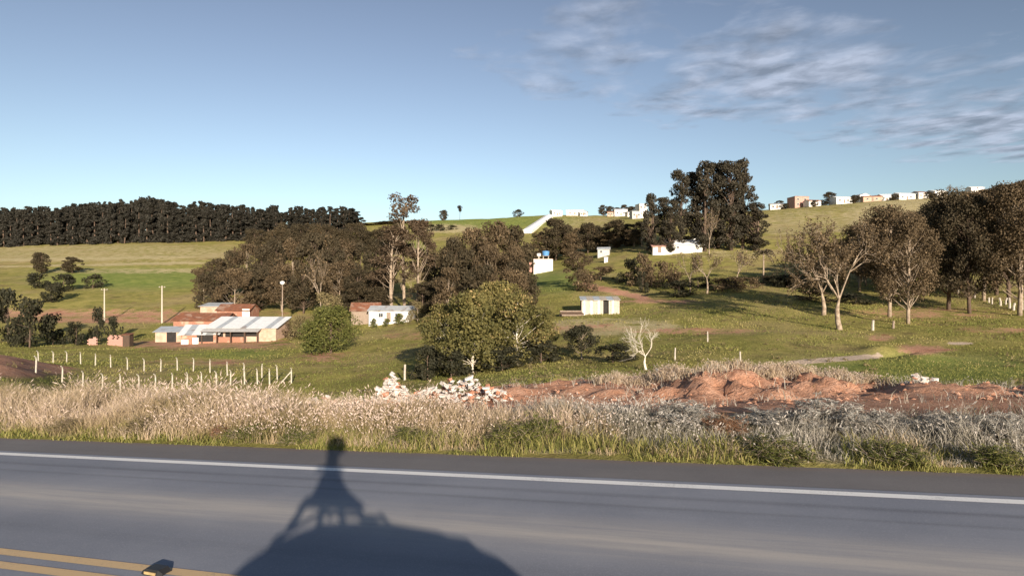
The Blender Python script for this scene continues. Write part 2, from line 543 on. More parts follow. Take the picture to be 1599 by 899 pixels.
# land cover: where bare soil (plus one painted bush shadow), straw, sand and lush grass lie on the ground (found from the photograph by direction)
def zones(x, y, z):
    Y = np.maximum(y, 6)
    px = CX + F * x / Y
    py = CY - F * (z - EYE) / Y
    s, w = sw(x, y)
    infront = (y > 6).astype(float)

    def el(cx, cy, rx, ry, soft=.5):
        d = np.sqrt(((px - cx) / rx) ** 2 + ((py - cy) / ry) ** 2)
        return (1 - sstep(d, 1 - soft, 1 + soft)) * infront

    def yy(lo, hi):
        return ((Y > lo) & (Y < hi)).astype(float)

    soil = np.zeros_like(x)
    def S_(v):
        np.maximum(soil, v, out=soil)
    # spoil strip behind the verge
    S_(sstep(w, 13.2, 14.6) * (1 - sstep(Y, 27, 33)) * infront * sstep(px, 350, 520))
    S_(.65 * sstep(w, 14, 16) * (1 - sstep(Y, 30, 40)) * infront * (1 - sstep(px, 350, 520)))
    S_(el(35, 568, 95, 22) * yy(30, 75))
    S_(el(70, 490, 420, 9, .8) * .68 * yy(130, 190))
    S_(el(320, 537, 170, 10, .8) * yy(95, 160) * .75)
    S_(el(200, 500, 260, 5) * yy(130, 190) * .7)
    S_(el(505, 557, 50, 10, .8) * yy(70, 110) * .65)  # orange shadow under the round green bush, painted into the ground as soil
    S_(el(330, 565, 120, 6) * yy(70, 110) * .55)
    # track across the slope
    ty = 446 + (px - 915) * .21
    S_((1 - sstep(np.abs(py - ty), 2.5, 7)) * sstep(px, 890, 920) * (1 - sstep(px, 1000, 1030)) * yy(90, 170))
    S_(el(1030, 471, 70, 4) * yy(80, 140) * .7)
    S_(el(1450, 490, 150, 15, .8) * .55 * yy(60, 110))
    S_(el(1440, 546, 50, 9, .8) * yy(40, 62) * .8)
    S_(el(1375, 528, 30, 5) * yy(40, 75) * .7)
    S_(el(1560, 515, 75, 5, .8) * yy(50, 90) * .62)
    S_(el(900, 512, 90, 9) * yy(60, 100) * .55)
    S_(el(1080, 517, 130, 6) * yy(60, 100) * .6)
    S_(el(640, 525, 60, 8) * yy(70, 130) * .5)
    S_(el(1400, 395, 60, 8) * .6 * yy(160, 260))
    dry = np.zeros_like(x)
    def D_(v):
        np.maximum(dry, v, out=dry)
    D_(el(150, 395, 330, 17) * yy(230, 430) * .58)
    D_(el(200, 423, 200, 5) * yy(180, 350) * .6)
    D_((np.sin(py * .62 + px * .012 + 2 * fbm(x * .02, y * .02, 2)) > .35) * el(140, 408, 300, 14) * yy(180, 400) * .8)
    D_(el(1260, 350, 110, 30) * .55 * yy(220, 420))
    D_(el(1440, 340, 150, 40) * .75 * yy(200, 420))
    D_(el(950, 510, 140, 16) * .7 * yy(55, 110))
    D_(el(700, 357, 60, 8) * .8 * yy(300, 480))
    D_(el(920, 350, 80, 14) * .5 * yy(300, 480))
    D_(el(1130, 585, 170, 14) * .95 * yy(18, 30))
    D_(.8 * sstep(w, 10, 10.6) * (1 - sstep(w, 13.5, 15)))
    D_(el(1130, 395, 110, 10) * .5 * yy(150, 220))
    pale = np.zeros_like(x)
    def P_(v):
        np.maximum(pale, v, out=pale)
    sy = 566 - (px - 1235) * .075
    P_((1 - sstep(np.abs(py - sy), 2, 6)) * sstep(px, 1215, 1245) * (1 - sstep(px, 1370, 1390)) * yy(38, 60))
    P_(el(1500, 536, 22, 3) * yy(45, 70))
    P_(el(600, 612, 110, 12) * .7 * yy(16, 30))
    lush = np.zeros_like(x)
    def L_(v):
        np.maximum(lush, v, out=lush)
    L_(el(220, 435, 160, 17) * yy(170, 300))
    L_(el(760, 346, 120, 14) * .9 * yy(330, 560))
    L_(el(865, 440, 45, 18) * yy(110, 200) * .9)
    L_(el(1450, 575, 240, 22) * yy(30, 60) * .8)
    L_(el(370, 552, 60, 9) * yy(70, 120) * .8)
    L_(el(600, 385, 60, 12) * yy(200, 400))
    return soil, dry, pale, lush


zs = zones(GX.reshape(-1), GY.reshape(-1), GZ.reshape(-1))
for nm, arr in zip(('soil', 'dry', 'pale', 'lush'), zs):
    a = gm.attributes.new(nm, 'FLOAT', 'POINT')
    a.data.foreach_set('value', arr.astype(np.float32))

m, n, l, b, out = newmat('ground_cover')
vec = ncoord(n)
big = nnoise(n, l, vec, .045, 5, .6)
mid = nnoise(n, l, vec, .35, 6, .65)
fine = nnoise(n, l, vec, 3.2, 6, .7)
vfine = nnoise(n, l, vec, 14, 4, .7)
grass = nmix(n, l, contrast(n, l, mid, .32, .68), (.225, .215, .058), (.370, .320, .105))
grass = nmix(n, l, contrast(n, l, big, .45, .70), grass, (.38, .30, .14))
grass = nmix(n, l, nmath(n, l, 'MULTIPLY', contrast(n, l, fine, .50, .70), .55), grass, (.085, .080, .032))
patchy = nnoise(n, l, vec, .13, 6, .68, .3)
grass = nmix(n, l, nmath(n, l, 'MULTIPLY', contrast(n, l, patchy, .52, .64), .6), grass, (.20, .145, .075))
grass = nmix(n, l, nmath(n, l, 'MULTIPLY', contrast(n, l, nnoise(n, l, vec, .21, 6, .7, .2), .54, .66), .55), grass, (.10, .105, .035))
lush_c = nmix(n, l, contrast(n, l, mid, .30, .70), (.135, .200, .045), (.260, .300, .080))
grass = nmix(n, l, nmath(n, l, 'MULTIPLY', nattr(n, 'lush').outputs['Fac'], .85), grass, lush_c)
straw = nmix(n, l, contrast(n, l, fine, .35, .65), (.52, .44, .26), (.38, .32, .17))


def edge(attr, k=1.0):
    a = nattr(n, attr).outputs['Fac']
    e = nmath(n, l, 'ADD', a, nmath(n, l, 'MULTIPLY', nmath(n, l, 'SUBTRACT', nmath(n, l, 'ADD', nmath(n, l, 'MULTIPLY', mid, .5), nmath(n, l, 'MULTIPLY', fine, .5)), .5), k * 3))
    return contrast(n, l, e, .40, .74)


c = nmix(n, l, edge('dry'), grass, straw)
soilc = nmix(n, l, contrast(n, l, fine, .30, .70), (.46, .235, .145), (.58, .345, .24))
soilc = nmix(n, l, contrast(n, l, mid, .50, .72), soilc, (.32, .145, .09))
c = nmix(n, l, edge('soil'), c, soilc)
c = nmix(n, l, edge('pale', .4), c, nmix(n, l, fine, (.66, .54, .43), (.50, .38, .28)))
l.new(c, b.inputs['Base Color'])
b.inputs['Roughness'].default_value = .95
b.inputs['Specular IOR Level'].default_value = .05
hh = nmath(n, l, 'ADD', nmath(n, l, 'MULTIPLY', fine, .7), nmath(n, l, 'MULTIPLY', vfine, .3))
l.new(nbump(n, l, hh, .8, .22), b.inputs['Normal'])
gm.materials.append(m)
structure(link('ground', gm), 'rolling pasture, fields and bare red soil beyond the road')

# ------------------------------------------------------------------ road (built in its own frame: x along, y across)
rs = spaced(-900, -40, 20, 900, .5, 1.05)


def strip(name, w0, w1, dz, mat, parent=None, seg=1, srange=None, thick=0.0):
    ss = rs if srange is None else np.arange(srange[0], srange[1] + .01, .5)
    ws = np.linspace(w0, w1, seg + 1)
    g = Geo()
    V = []
    for q in ss:
        for ww in ws:
            V.append((q, ww, float(road_z(q)) + dz))
    k = len(ws)
    fs = [(i * k + j, (i + 1) * k + j, (i + 1) * k + j + 1, i * k + j + 1) for i in range(len(ss) - 1) for j in range(k - 1)]
    if thick:
        nb = len(V)
        for i, q in enumerate(ss):
            V.append((q, w1, float(road_z(q)) + dz - thick))
        for i in range(len(ss) - 1):
            fs.append((i * k + k - 1, (i + 1) * k + k - 1, nb + i + 1, nb + i))
    g.add(V, fs)
    o = link(name, g.mesh(name, mat), parent)
    if parent is None:
        o.rotation_euler = (0, 0, -RD)
    return o


def asphalt(name, base, light, tint, bands):
    m, n, l, b, out = newmat(name)
    vec = ncoord(n)
    sp = n.new('ShaderNodeSeparateXYZ')
    l.new(vec, sp.inputs[0])
    mp = n.new('ShaderNodeMapping')
    mp.inputs['Scale'].default_value = (.10, 1.6, 1)
    l.new(vec, mp.inputs[0])
    streak = nnoise(n, l, mp.outputs[0], 1.0, 5, .6)
    patch = nnoise(n, l, vec, .45, 5, .6)
    speck = nnoise(n, l, vec, 55, 3, .8)
    speck2 = nnoise(n, l, vec, 160, 2, .8)
    c = nmix(n, l, contrast(n, l, patch, .3, .7), base, light)
    c = nmix(n, l, nmath(n, l, 'MULTIPLY', contrast(n, l, streak, .45, .75), .35), c, tuple(x * .72 for x in base))
    for (w0, wid, amt, colr) in bands:
        d = nmath(n, l, 'DIVIDE', nmath(n, l, 'SUBTRACT', nmath(n, l, 'ADD', sp.outputs['Y'], nmath(n, l, 'MULTIPLY', nmath(n, l, 'SUBTRACT', streak, .5), wid * .9)), w0), wid)
        gss = nmath(n, l, 'POWER', 2.718, nmath(n, l, 'MULTIPLY', nmath(n, l, 'MULTIPLY', d, d), -1.0))
        c = nmix(n, l, nmath(n, l, 'MULTIPLY', nmath(n, l, 'MULTIPLY', gss, amt), nmath(n, l, 'ADD', .45, nmath(n, l, 'MULTIPLY', contrast(n, l, nnoise(n, l, mp.outputs[0], 2.3, 6, .7), .3, .7), .7))), c, colr)
    c = nmix(n, l, nmath(n, l, 'MULTIPLY', contrast(n, l, speck, .48, .72), .40), c, tint)
    c = nmix(n, l, nmath(n, l, 'MULTIPLY', contrast(n, l, speck2, .50, .75), .35), c, tuple(x * .45 for x in base))
    l.new(c, b.inputs['Base Color'])
    b.inputs['Roughness'].default_value = .82
    b.inputs['Specular IOR Level'].default_value = .3
    l.new(nbump(n, l, speck, .35, .006), b.inputs['Normal'])
    return m


lane = asphalt('asphalt_lane', (.195, .212, .258), (.250, .266, .312), (.39, .395, .42),
               [(6.75, .48, .80, (.50, .46, .42)), (8.25, .07, .55, (.075, .08, .10)), (7.85, .05, .35, (.08, .085, .10)), (5.75, .35, .25, (.095, .10, .125))])
shld = asphalt('asphalt_shoulder', (.150, .142, .146), (.185, .175, .175), (.29, .275, .27), [(10.0, .12, .6, (.20, .14, .10))])
road = structure(strip('road', -3.0, 8.99, 0.0, lane, seg=12, thick=.05), 'grey asphalt highway with a worn pale band along the lane')
structure(strip('road_shoulder', 8.98, 10.05, -.022, shld, seg=3, thick=.2), 'paved shoulder beyond the white edge line')
structure(strip('near_road_shoulder', -4.1, -2.99, -.022, shld, seg=3))


def paint(name, col, worn, amount):
    m, n, l, b, out = newmat(name)
    vec = ncoord(n)
    f = contrast(n, l, nmath(n, l, 'ADD', nmath(n, l, 'MULTIPLY', nnoise(n, l, vec, 30, 4, .8), .6), nmath(n, l, 'MULTIPLY', nnoise(n, l, vec, 1.5, 4, .6), .4)), .50, .68)
    c = nmix(n, l, nmath(n, l, 'MULTIPLY', f, amount), col, worn)
    l.new(c, b.inputs['Base Color'])
    b.inputs['Roughness'].default_value = .7
    return m


white_p = paint('white_paint', (.80, .80, .79), (.36, .36, .37), .6)
yellow_p = paint('yellow_paint', (.60, .43, .24), (.30, .24, .19), .8)
strip('white_edge_line', 8.70, 8.86, .004, white_p, road)
strip('yellow_centre_line', 4.98, 5.12, .004, yellow_p, road)
strip('yellow_centre_line', 4.70, 4.84, .004, yellow_p, road)
strip('near_edge_line', -2.75, -2.60, .004, white_p, road)
for k in range(-9, 5):
    strip('lane_dash', 1.70, 1.82, .004, white_p, road, srange=(k * 8.0 + 1, k * 8.0 + 4))

# ------------------------------------------------------------------ survey car under the camera: it throws the shadow on the road
def road_pt(s, w, dz=0):
    x, y = xy(s, w)
    return Vector((x, y, float(road_z(s)) + dz))


def loft(sections):
    """sections: list of (x, [(y,z)...]) closed rings"""
    g = Geo()
    k = len(sections[0][1])
    V = [(x, y, z) for x, ring in sections for (y, z) in ring]
    fs = []
    for i in range(len(sections) - 1):
        for j in range(k):
            j2 = (j + 1) % k
            fs.append((i * k + j, i * k + j2, (i + 1) * k + j2, (i + 1) * k + j))
    fs.append(tuple(range(k))[::-1])
    fs.append(tuple((len(sections) - 1) * k + j for j in range(k)))
    g.add(V, fs)
    return g


def build_car():
    t = link('survey_car', None, None, road_pt(0, 0), -RD)
    t.rotation_euler = (0, -math.atan(GRADE), -RD)
    tag(t, 'silver car with a roof camera mast, seen only as its shadow on the road', 'car')
    secs = []
    for x, zt, hw in ((-2.05, .78, .70), (-1.95, .95, .80), (-1.6, 1.02, .84), (-.6, 1.03, .86), (.6, 1.03, .86), (1.5, 1.02, .85), (2.0, .98, .80), (2.1, .70, .72)):
        secs.append((x, [(-hw, .28), (hw, .28), (hw + .03, .62), (hw - .02, zt), (0, zt + .02), (-hw + .02, zt), (-hw - .03, .62)]))
    body = link('body', loft(secs).mesh('body', 'car_paint', True), t)
    secs = []
    for x, zt, hw in ((-1.25, 1.03, .74), (-.75, 1.43, .66), (-.35, 1.53, .64), (.35, 1.57, .64), (1.0, 1.53, .63), (1.55, 1.40, .62), (1.95, 1.02, .68)):
        secs.append((x, [(-.80, 1.0), (.80, 1.0), (hw, zt - .06), (hw * .6, zt), (0, zt + .015), (-hw * .6, zt), (-hw, zt - .06)]))
    link('cabin', loft(secs).mesh('cabin', 'car_paint', True), t)
    for sgn in (-1, 1):
        g = Geo()
        g.add([(-.95, sgn * .802, 1.06), (.3, sgn * .802, 1.06), (.3, sgn * .715, 1.45), (-.6, sgn * .725, 1.40)], [(0, 1, 2, 3)])
        g.add([(.38, sgn * .802, 1.06), (1.5, sgn * .802, 1.06), (1.25, sgn * .72, 1.42), (.38, sgn * .715, 1.45)], [(0, 1, 2, 3)])
        link('window', g.mesh('window', 'glass'), t)
    for x in (-1.3, 1.3):
        for sgn in (-1, 1):
            g = Geo().tube([(x, sgn * .70, .31), (x, sgn * .89, .31)], .31, 18)
            wh = link('wheel', g.mesh('tyre', 'tyre'), t)
            g = Geo().tube([(x, sgn * .88, .31), (x, sgn * .905, .31)], .19, 14)
            link('rim', g.mesh('rim', 'steel'), wh)
    for sgn in (-1, 1):
        link('headlight', Geo().box((-2.0, sgn * .6, .82), (.12, .28, .14)).mesh('headlight', 'lamp_white'), t)
        link('tail_light', Geo().box((2.03, sgn * .66, .86), (.1, .2, .18)).mesh('tail_light', 'stud_yellow'), t)
    # roof rack and pedestal: struts with gaps below, a closed fairing above
    g = Geo()
    for x in (-.40, .40):
        g.tube([(x, -.58, 1.52), (x, -.50, 1.60), (x, 0, 1.61), (x, .50, 1.60), (x, .58, 1.52)], .022, 6)
    for y in (-.45, .45):
        g.tube([(-.45, y, 1.59), (.45, y, 1.59)], .02, 6)
    link('roof_rack', g.mesh('roof_rack', 'black'), t)
    for x in (-.46, -.14, .16, .46):
        g = Geo().tube([(x * 1.25, 0, 1.56), (x, 0, 1.68), (x * .8, 0, 1.82)], .04, 6)
        link('strut', g.mesh('strut', 'black'), t)
    secs = []
    for z, hx, hy in ((1.76, .46, .12), (1.82, .34, .12), (1.90, .22, .11), (2.0, .15, .10), (2.1, .12, .09)):
        secs.append((z, [(-hx, -hy), (hx, -hy), (hx, hy), (-hx, hy)]))
    gg = loft(secs)
    gg.v = [q[:, [1, 2, 0]] for q in gg.v]
    link('pedestal', gg.mesh('pedestal', 'black'), t)
    g = Geo().tube([(0, 0, 2.05), (0, 0, 2.22), (0, 0, 2.36), (0, 0, 2.47)], [.11, .085, .07, .05], 10)
    g.box((.0, -.02, 2.17), (.44, .12, .05))
    link('mast', g.mesh('mast', 'black'), t)
    return t


car = build_car()
# camera head just behind and above the view point, along the sun ray (so its shadow is the camera's own)
hd = -LDIR * .33
g = Geo()
th = np.linspace(0, 2 * math.pi, 13)[:-1]
rings = [(-.17, .10), (-.11, .17), (.0, .19), (.09, .17), (.15, .10)]
g.tube([(hd.x, hd.y, EYE + hd.z + q[0] - .05) for q in rings], [q[1] for q in rings], 14)
g.tube([(hd.x * .9, hd.y * .9, 2.30), (hd.x, hd.y, EYE + hd.z - .1)], .045, 8)
head = link('camera_head', g.mesh('camera_head', 'black', True))
head.parent = car
bpy.context.view_layer.update()
head.matrix_parent_inverse = car.matrix_world.inverted()

# raised stud on the yellow line
def pix_road(px, py):
    d = Vector(((px - CX) / F, 1.0, (CY - py) / F))
    t = 5.0
    for _ in range(30):
        p = Vector((0, 0, EYE)) + d * t
        s, w = sw(p.x, p.y)
        t -= (p.z - float(road_z(s))) / d.z
    return s, w, t


s0, w0, _ = pix_road(245, 893)
t = link('road_stud', None, None, road_pt(s0, w0, .004), -RD)
tag(t, 'small dark raised stud on the yellow centre line, bottom left', 'road stud')
g = loft([(-.13, [(-.07, 0), (.07, 0), (.05, .02), (-.05, .02)]), (-.08, [(-.09, 0), (.09, 0), (.06, .05), (-.06, .05)]), (.08, [(-.09, 0), (.09, 0), (.06, .05), (-.06, .05)]), (.13, [(-.07, 0), (.07, 0), (.05, .02), (-.05, .02)])])
link('body', g.mesh('stud_body', 'black'), t)
link('reflector', Geo().box((0, -.086, .022), (.14, .012, .026)).mesh('reflector', 'stud_yellow'), t)

# ------------------------------------------------------------------ trees
def crown_leaves(g, clumps, per, size, R, flat=.8, shell=.55):
    for (c, r) in clumps:
        k = max(6, int(per * (r / clumps_mean(clumps)) ** 1.6))
        d = R.normal(size=(k, 3)); d /= np.linalg.norm(d, axis=1)[:, None] + 1e-9
        rad = r * (shell + (1 - shell) * R.random(k)) ** .6 * (0.75 + .5 * R.random(k))
        P = c + d * rad[:, None] * np.array([1, 1, flat])
        nrm = d * .9 + R.normal(size=(k, 3)) * .8
        nrm /= np.linalg.norm(nrm, axis=1)[:, None] + 1e-9
        a = np.cross(nrm, R.normal(size=(k, 3))); a /= np.linalg.norm(a, axis=1)[:, None] + 1e-9
        b_ = np.cross(nrm, a)
        sz = size * (0.6 + .8 * R.random(k))
        g.quads(P, a * (sz * .62)[:, None], b_ * (sz * .5)[:, None], np.clip(R.random(k) * .55 + R.random() * .45, 0, 1))


def clumps_mean(cl):
    return sum(r for _, r in cl) / len(cl)


def curve(a, b, R, sag=.1, k=4):
    a = np.array(a, float); b = np.array(b, float)
    t = np.linspace(0, 1, k)[:, None]
    L = np.linalg.norm(b - a)
    off = R.normal(size=3) * L * sag
    return a + (b - a) * t + off * (t * (1 - t) * 2)


def make_tree(kind, seed, H, Wd, leaf, bark, nclump=26, per=110, lsize=.34, base=.28, trunk_r=None, shape='round', gap=0.0, limbs=True):
    """returns (trunk mesh, crown mesh): crown of clumps hung on limbs of a tapered trunk"""
    R = np.random.default_rng(seed)
    tr = Geo(); cr = Geo()
    tr_r = trunk_r or H * .018
    wob = R.normal(size=2) * H * .015
    top = np.array([wob[0], wob[1], H * .88])
    tp = curve((0, 0, -.25), top, R, .02, 7)
    tr.tube(tp, np.linspace(tr_r * 1.25, tr_r * .25, 7), 7)
    clumps = []
    for i in range(nclump):
        for _ in range(20):
            u = (i + R.random()) / nclump
            zf = base + (1 - base) * u
            v = (zf - base) / (1 - base)
            if shape == 'round':
                env = math.sqrt(max(.02, 1 - (2 * v - .85) ** 2 / 1.35))
            elif shape == 'column':
                env = .55 + .45 * math.sin(math.pi * min(1, v * .9 + .1))
            elif shape == 'cone':
                env = (1 - v) ** .8 * .95 + .08
            elif shape == 'bush':
                env = math.sqrt(max(.03, 1 - v ** 2 * .9))
            elif shape == 'umbrella':
                env = .25 + .75 * v ** 2
            else:
                env = .4 + .6 * v
            rr = Wd / 2 * env * (R.random() ** .38 * .92 if shape in ('round', 'bush') else math.sqrt(R.random()) * .86) * R.uniform(.82, 1.12)
            a = R.random() * 2 * math.pi
            c = np.array([rr * math.cos(a), rr * math.sin(a), zf * H])
            r = Wd * (.085 + .11 * R.random()) * (1.0 if shape != 'cone' else .55 + .6 * (1 - v))
            if c[2] + r * .7 > H:
                c[2] = H - r * .7
            if c[2] - r * .5 < 0:
                c[2] = r * .5
            break
        if R.random() < gap:
            continue
        clumps.append((c, r))
        if limbs:
            z0 = max(.12 * H, c[2] - (.10 + .25 * R.random()) * H * (.5 if shape == 'cone' else 1))
            f = min(1.0, (z0 + .25) / (H * .88 + .25))
            st = tp[0] + (tp[-1] - tp[0]) * f
            tr.tube(curve(st, c, R, .08, 4), np.linspace(tr_r * .30, tr_r * .05, 4), 4, False)
    crown_leaves(cr, clumps, per, lsize, R)
    return tr.mesh(kind + '_trunk', bark, True), cr.mesh(kind + '_crown', leaf)


def make_twig(kind, seed, H, Wd, leaf, bark, nleaf=1200, lsize=.16, forks=(4, 4, 4, 4), fork_at=.24, tr_r=None, up=.75, twr=.022):
    """leafless or thin-leaved tree: repeated forking down to twigs"""
    R = np.random.default_rng(seed)
    tr = Geo(); cr = Geo()
    r0 = tr_r or H * .02
    tips = []

    def grow(p, d, L, r, lev):
        d = d / np.linalg.norm(d)
        e = p + d * L
        e2 = e.copy(); e2[2] = min(e[2], H)
        pts = curve(p, e2, R, .10, 4 if lev < 3 else 3)
        tr.tube(pts, np.linspace(r, r * .55, len(pts)), 6 if lev == 0 else (4 if lev < 3 else 3), False)
        if lev == len(forks):
            tips.append((p, e2))
            return
        for i in range(forks[lev]):
            a = R.random() * 2 * math.pi
            sp = (.50 + .45 * R.random())
            axis = np.cross(d, [math.cos(a), math.sin(a), .2]); axis /= np.linalg.norm(axis) + 1e-9
            nd = d * math.cos(sp) + axis * math.sin(sp)
            nd[2] = nd[2] * .85 + .22 * up
            st = pts[-1] if lev == 0 or i == 0 else pts[-1] + (pts[-2] - pts[-1]) * R.random()
            grow(st, nd, L * (.62 + .28 * R.random()) if lev else (H * .30) * (.7 + .5 * R.random()), max(twr, r * .52), lev + 1)

    grow(np.array([0, 0, -.25]), np.array([R.normal() * .06, R.normal() * .06, 1.0]), H * fork_at + .25, r0, 0)
    allv = np.concatenate(tr.v)
    ext = max(1e-3, np.abs(allv[:, :2]).max())
    hz = allv[:, 2].max()
    sc = np.array([Wd / 2 / ext, Wd / 2 / ext, H / hz])
    tr.v = [v * np.where(v[:, 2:3] > H * fork_at * .9, sc, np.array([1, 1, H / hz])) for v in tr.v]
    if nleaf:
        P0 = np.array([t[0] for t in tips]) * sc; P1 = np.array([t[1] for t in tips]) * sc
        i = R.integers(0, len(tips), nleaf)
        P = P0[i] + (P1[i] - P0[i]) * R.random((nleaf, 1)) * 1.15 + R.normal(size=(nleaf, 3)) * lsize * .8
        nrm = R.normal(size=(nleaf, 3)); nrm /= np.linalg.norm(nrm, axis=1)[:, None]
        a = np.cross(nrm, R.normal(size=(nleaf, 3))); a /= np.linalg.norm(a, axis=1)[:, None]
        sz = lsize * (.6 + .8 * R.random(nleaf))
        cr.quads(P, a * (sz * .6)[:, None], np.cross(nrm, a) * (sz * .5)[:, None], R.random(nleaf))
    else:
        cr = None
    return tr.mesh(kind + '_trunk', bark, True), (cr.mesh(kind + '_crown', leaf) if cr else None)


def make_palm(seed, H):
    R = np.random.default_rng(seed)
    tr = Geo(); cr = Geo()
    tr.tube(curve((0, 0, -.2), (.1, .0, H * .78), R, .02, 6), np.linspace(.17, .12, 6), 8)
    top = np.array([.1, 0, H * .78])
    for i in range(16):
        a = i * 2.4; el = .9 - 1.2 * (i / 16.0)
        L = H * .36
        d = np.array([math.cos(a), math.sin(a), 0])
        k = 8
        u = np.linspace(0, 1, k)
        spine = top + d * (u * L * math.cos(el) * .8)[:, None] + np.array([0, 0, 1.0]) * (u * L * math.sin(el) + .25 * u - u ** 2 * L * .75)[:, None]
        tr.tube(spine, .03, 3, False)
        side = np.cross(d, [0, 0, 1.0])
        for q in range(1, k):
            for sg in (-1, 1):
                for _ in range(2):
                    c = spine[q] + side * sg * .22 + np.array([0, 0, -.12]) + R.normal(size=3) * .05
                    cr.quads(c[None], (side * sg * .28 + np.array([0, 0, -.2]))[None], (d * .10)[None], R.random(1))
    return tr.mesh('palm_trunk', 'bark_pale', True), cr.mesh('palm_crown', 'leaf_wood')


PROTO = {}
ORD = ['first', 'second', 'third', 'fourth', 'fifth', 'sixth', 'seventh', 'eighth', 'ninth', 'tenth', 'eleventh', 'twelfth', 'thirteenth', 'fourteenth', 'fifteenth', 'sixteenth', 'seventeenth', 'eighteenth', 'nineteenth', 'twentieth']


def proto(key, meshes, H, Wd):
    PROTO.setdefault(key, []).append((meshes, H, Wd))


for s_ in range(5):
    proto('wood', make_tree('woodland_tree', 100 + s_, 15, 11, 'leaf_wood', 'bark_dark', 40, 170, .46, .12, shape='round'), 15, 11)
for s_ in range(4):
    proto('brown', make_tree('brown_tree', 120 + s_, 14, 10, 'leaf_brown', 'bark_pale', 38, 150, .38, .18, .20, shape='round', gap=.06), 14, 10)
for s_ in range(3):
    proto('pasture', make_tree('pasture_tree', 130 + s_, 14, 9, 'leaf_brown', 'bark_pale', 60, 260, .21, .26, .24, shape='round', gap=.06), 14, 9)
for s_ in range(3):
    proto('pasture_dark', make_tree('pasture_dark_tree', 135 + s_, 16, 9, 'leaf_wood', 'bark_dark', 60, 260, .24, .20, .25, shape='round', gap=.04), 16, 9)
for s_ in range(4):
    proto('euc', make_tree('dense_eucalyptus', 140 + s_, 26, 9, 'leaf_euc', 'bark_dark', 58, 120, .50, .05, shape='column'), 26, 9)
for s_ in range(3):
    proto('eucthin', make_tree('thin_eucalyptus', 150 + s_, 25, 8, 'leaf_eucthin', 'bark_pale', 36, 120, .36, .36, .28, shape='column', gap=.12), 25, 8)
for s_ in range(4):
    proto('pine', make_tree('plantation_pine', 160 + s_, 22, 7.5, 'leaf_pine', 'bark_dark', 46, 56, .85, .0, shape='column' if s_ % 2 else 'cone', limbs=False), 22, 7.5)
for s_ in range(3):
    proto('shrub', make_tree('shrub', 170 + s_, 3, 3.4, 'leaf_dark', 'bark_dark', 22, 70, .20, .05, .06, shape='bush'), 3, 3.4)
for s_ in range(3):
    proto('shrub_brown', make_tree('brown_shrub', 175 + s_, 3, 3.4, 'leaf_brown', 'bark_dark', 20, 60, .20, .05, .06, shape='bush'), 3, 3.4)
for s_ in range(2):
    proto('shrub_olive', make_tree('olive_shrub', 178 + s_, 4, 5, 'leaf_olive', 'bark_pale', 26, 90, .18, .08, .07, shape='bush'), 4, 5)
for s_ in range(2):
    proto('shrub_green', make_tree('green_shrub', 181 + s_, 2, 2, 'leaf_green', 'bark_dark', 18, 110, .11, .05, .05, shape='bush'), 2, 2)
proto('bush_green', make_tree('green_bush_tree', 190, 7.4, 8.8, 'leaf_green', 'bark_dark', 60, 150, .24, .10, .16, shape='bush'), 7.4, 8.8)
for s_ in range(3):
    proto('yellow', make_tree('yellow_green_tree', 195 + s_, 7.6, 7.0, 'leaf_yellow', 'bark_white', 60, 200, .21, .04, .11, shape='round', gap=.15), 7.6, 7.0)
proto('dark_small', make_tree('dark_small_tree', 201, 3.8, 3.4, 'leaf_dark', 'bark_pale', 34, 110, .15, .32, .08, shape='round'), 3.8, 3.4)
for s_ in range(2):
    proto('twig', make_twig('spreading_tree', 211 + s_, 12.4, 10, 'leaf_brown', 'bark_pale', 9000, .16, (5, 4, 4, 4), .25, .28, twr=.026), 12.4, 10)
for s_ in range(3):
    proto('twig_small', make_twig('slender_tree', 221 + s_, 8, 6, 'leaf_brown', 'bark_pale', 650, .20, (4, 4, 4), .32, .17, twr=.03), 8, 6)
proto('bare', make_twig('bare_white_tree', 231, 4.2, 3.6, None, 'bark_white', 0, .1, (4, 4, 4, 3), .26, .085, up=.5, twr=.009), 4.2, 3.6)
proto('araucaria', make_tree('araucaria', 240, 11, 9, 'leaf_pine', 'bark_dark', 20, 60, .5, .62, .22, shape='umbrella'), 11, 9)
proto('palm', make_palm(250, 8.2), 8.2, 4)

_ct = {}


def tree(key, name, px, Y, top, wpx, label, group=None, cat='tree', variant=None, rz=None, base_py=None, lift=0.0):
    p = G(px, Y)
    ptop = EYE + (CY - top) / F * Y
    h = max(.6, ptop - p.z)
    w = wpx / F * Y
    _ct[key] = _ct.get(key, -1) + 1
    (tm, cmesh), H, Wd = PROTO[key][(_ct[key] if variant is None else variant) % len(PROTO[key])]
    t = link(name, None, None, (p.x, p.y, p.z - .02), random.random() * 6.28 if rz is None else rz)
    t.scale = (w / Wd, w / Wd, h / H)
    tag(t, label, cat, group)
    link('trunk', tm, t)
    if cmesh:
        link('crown', cmesh, t)
    return t


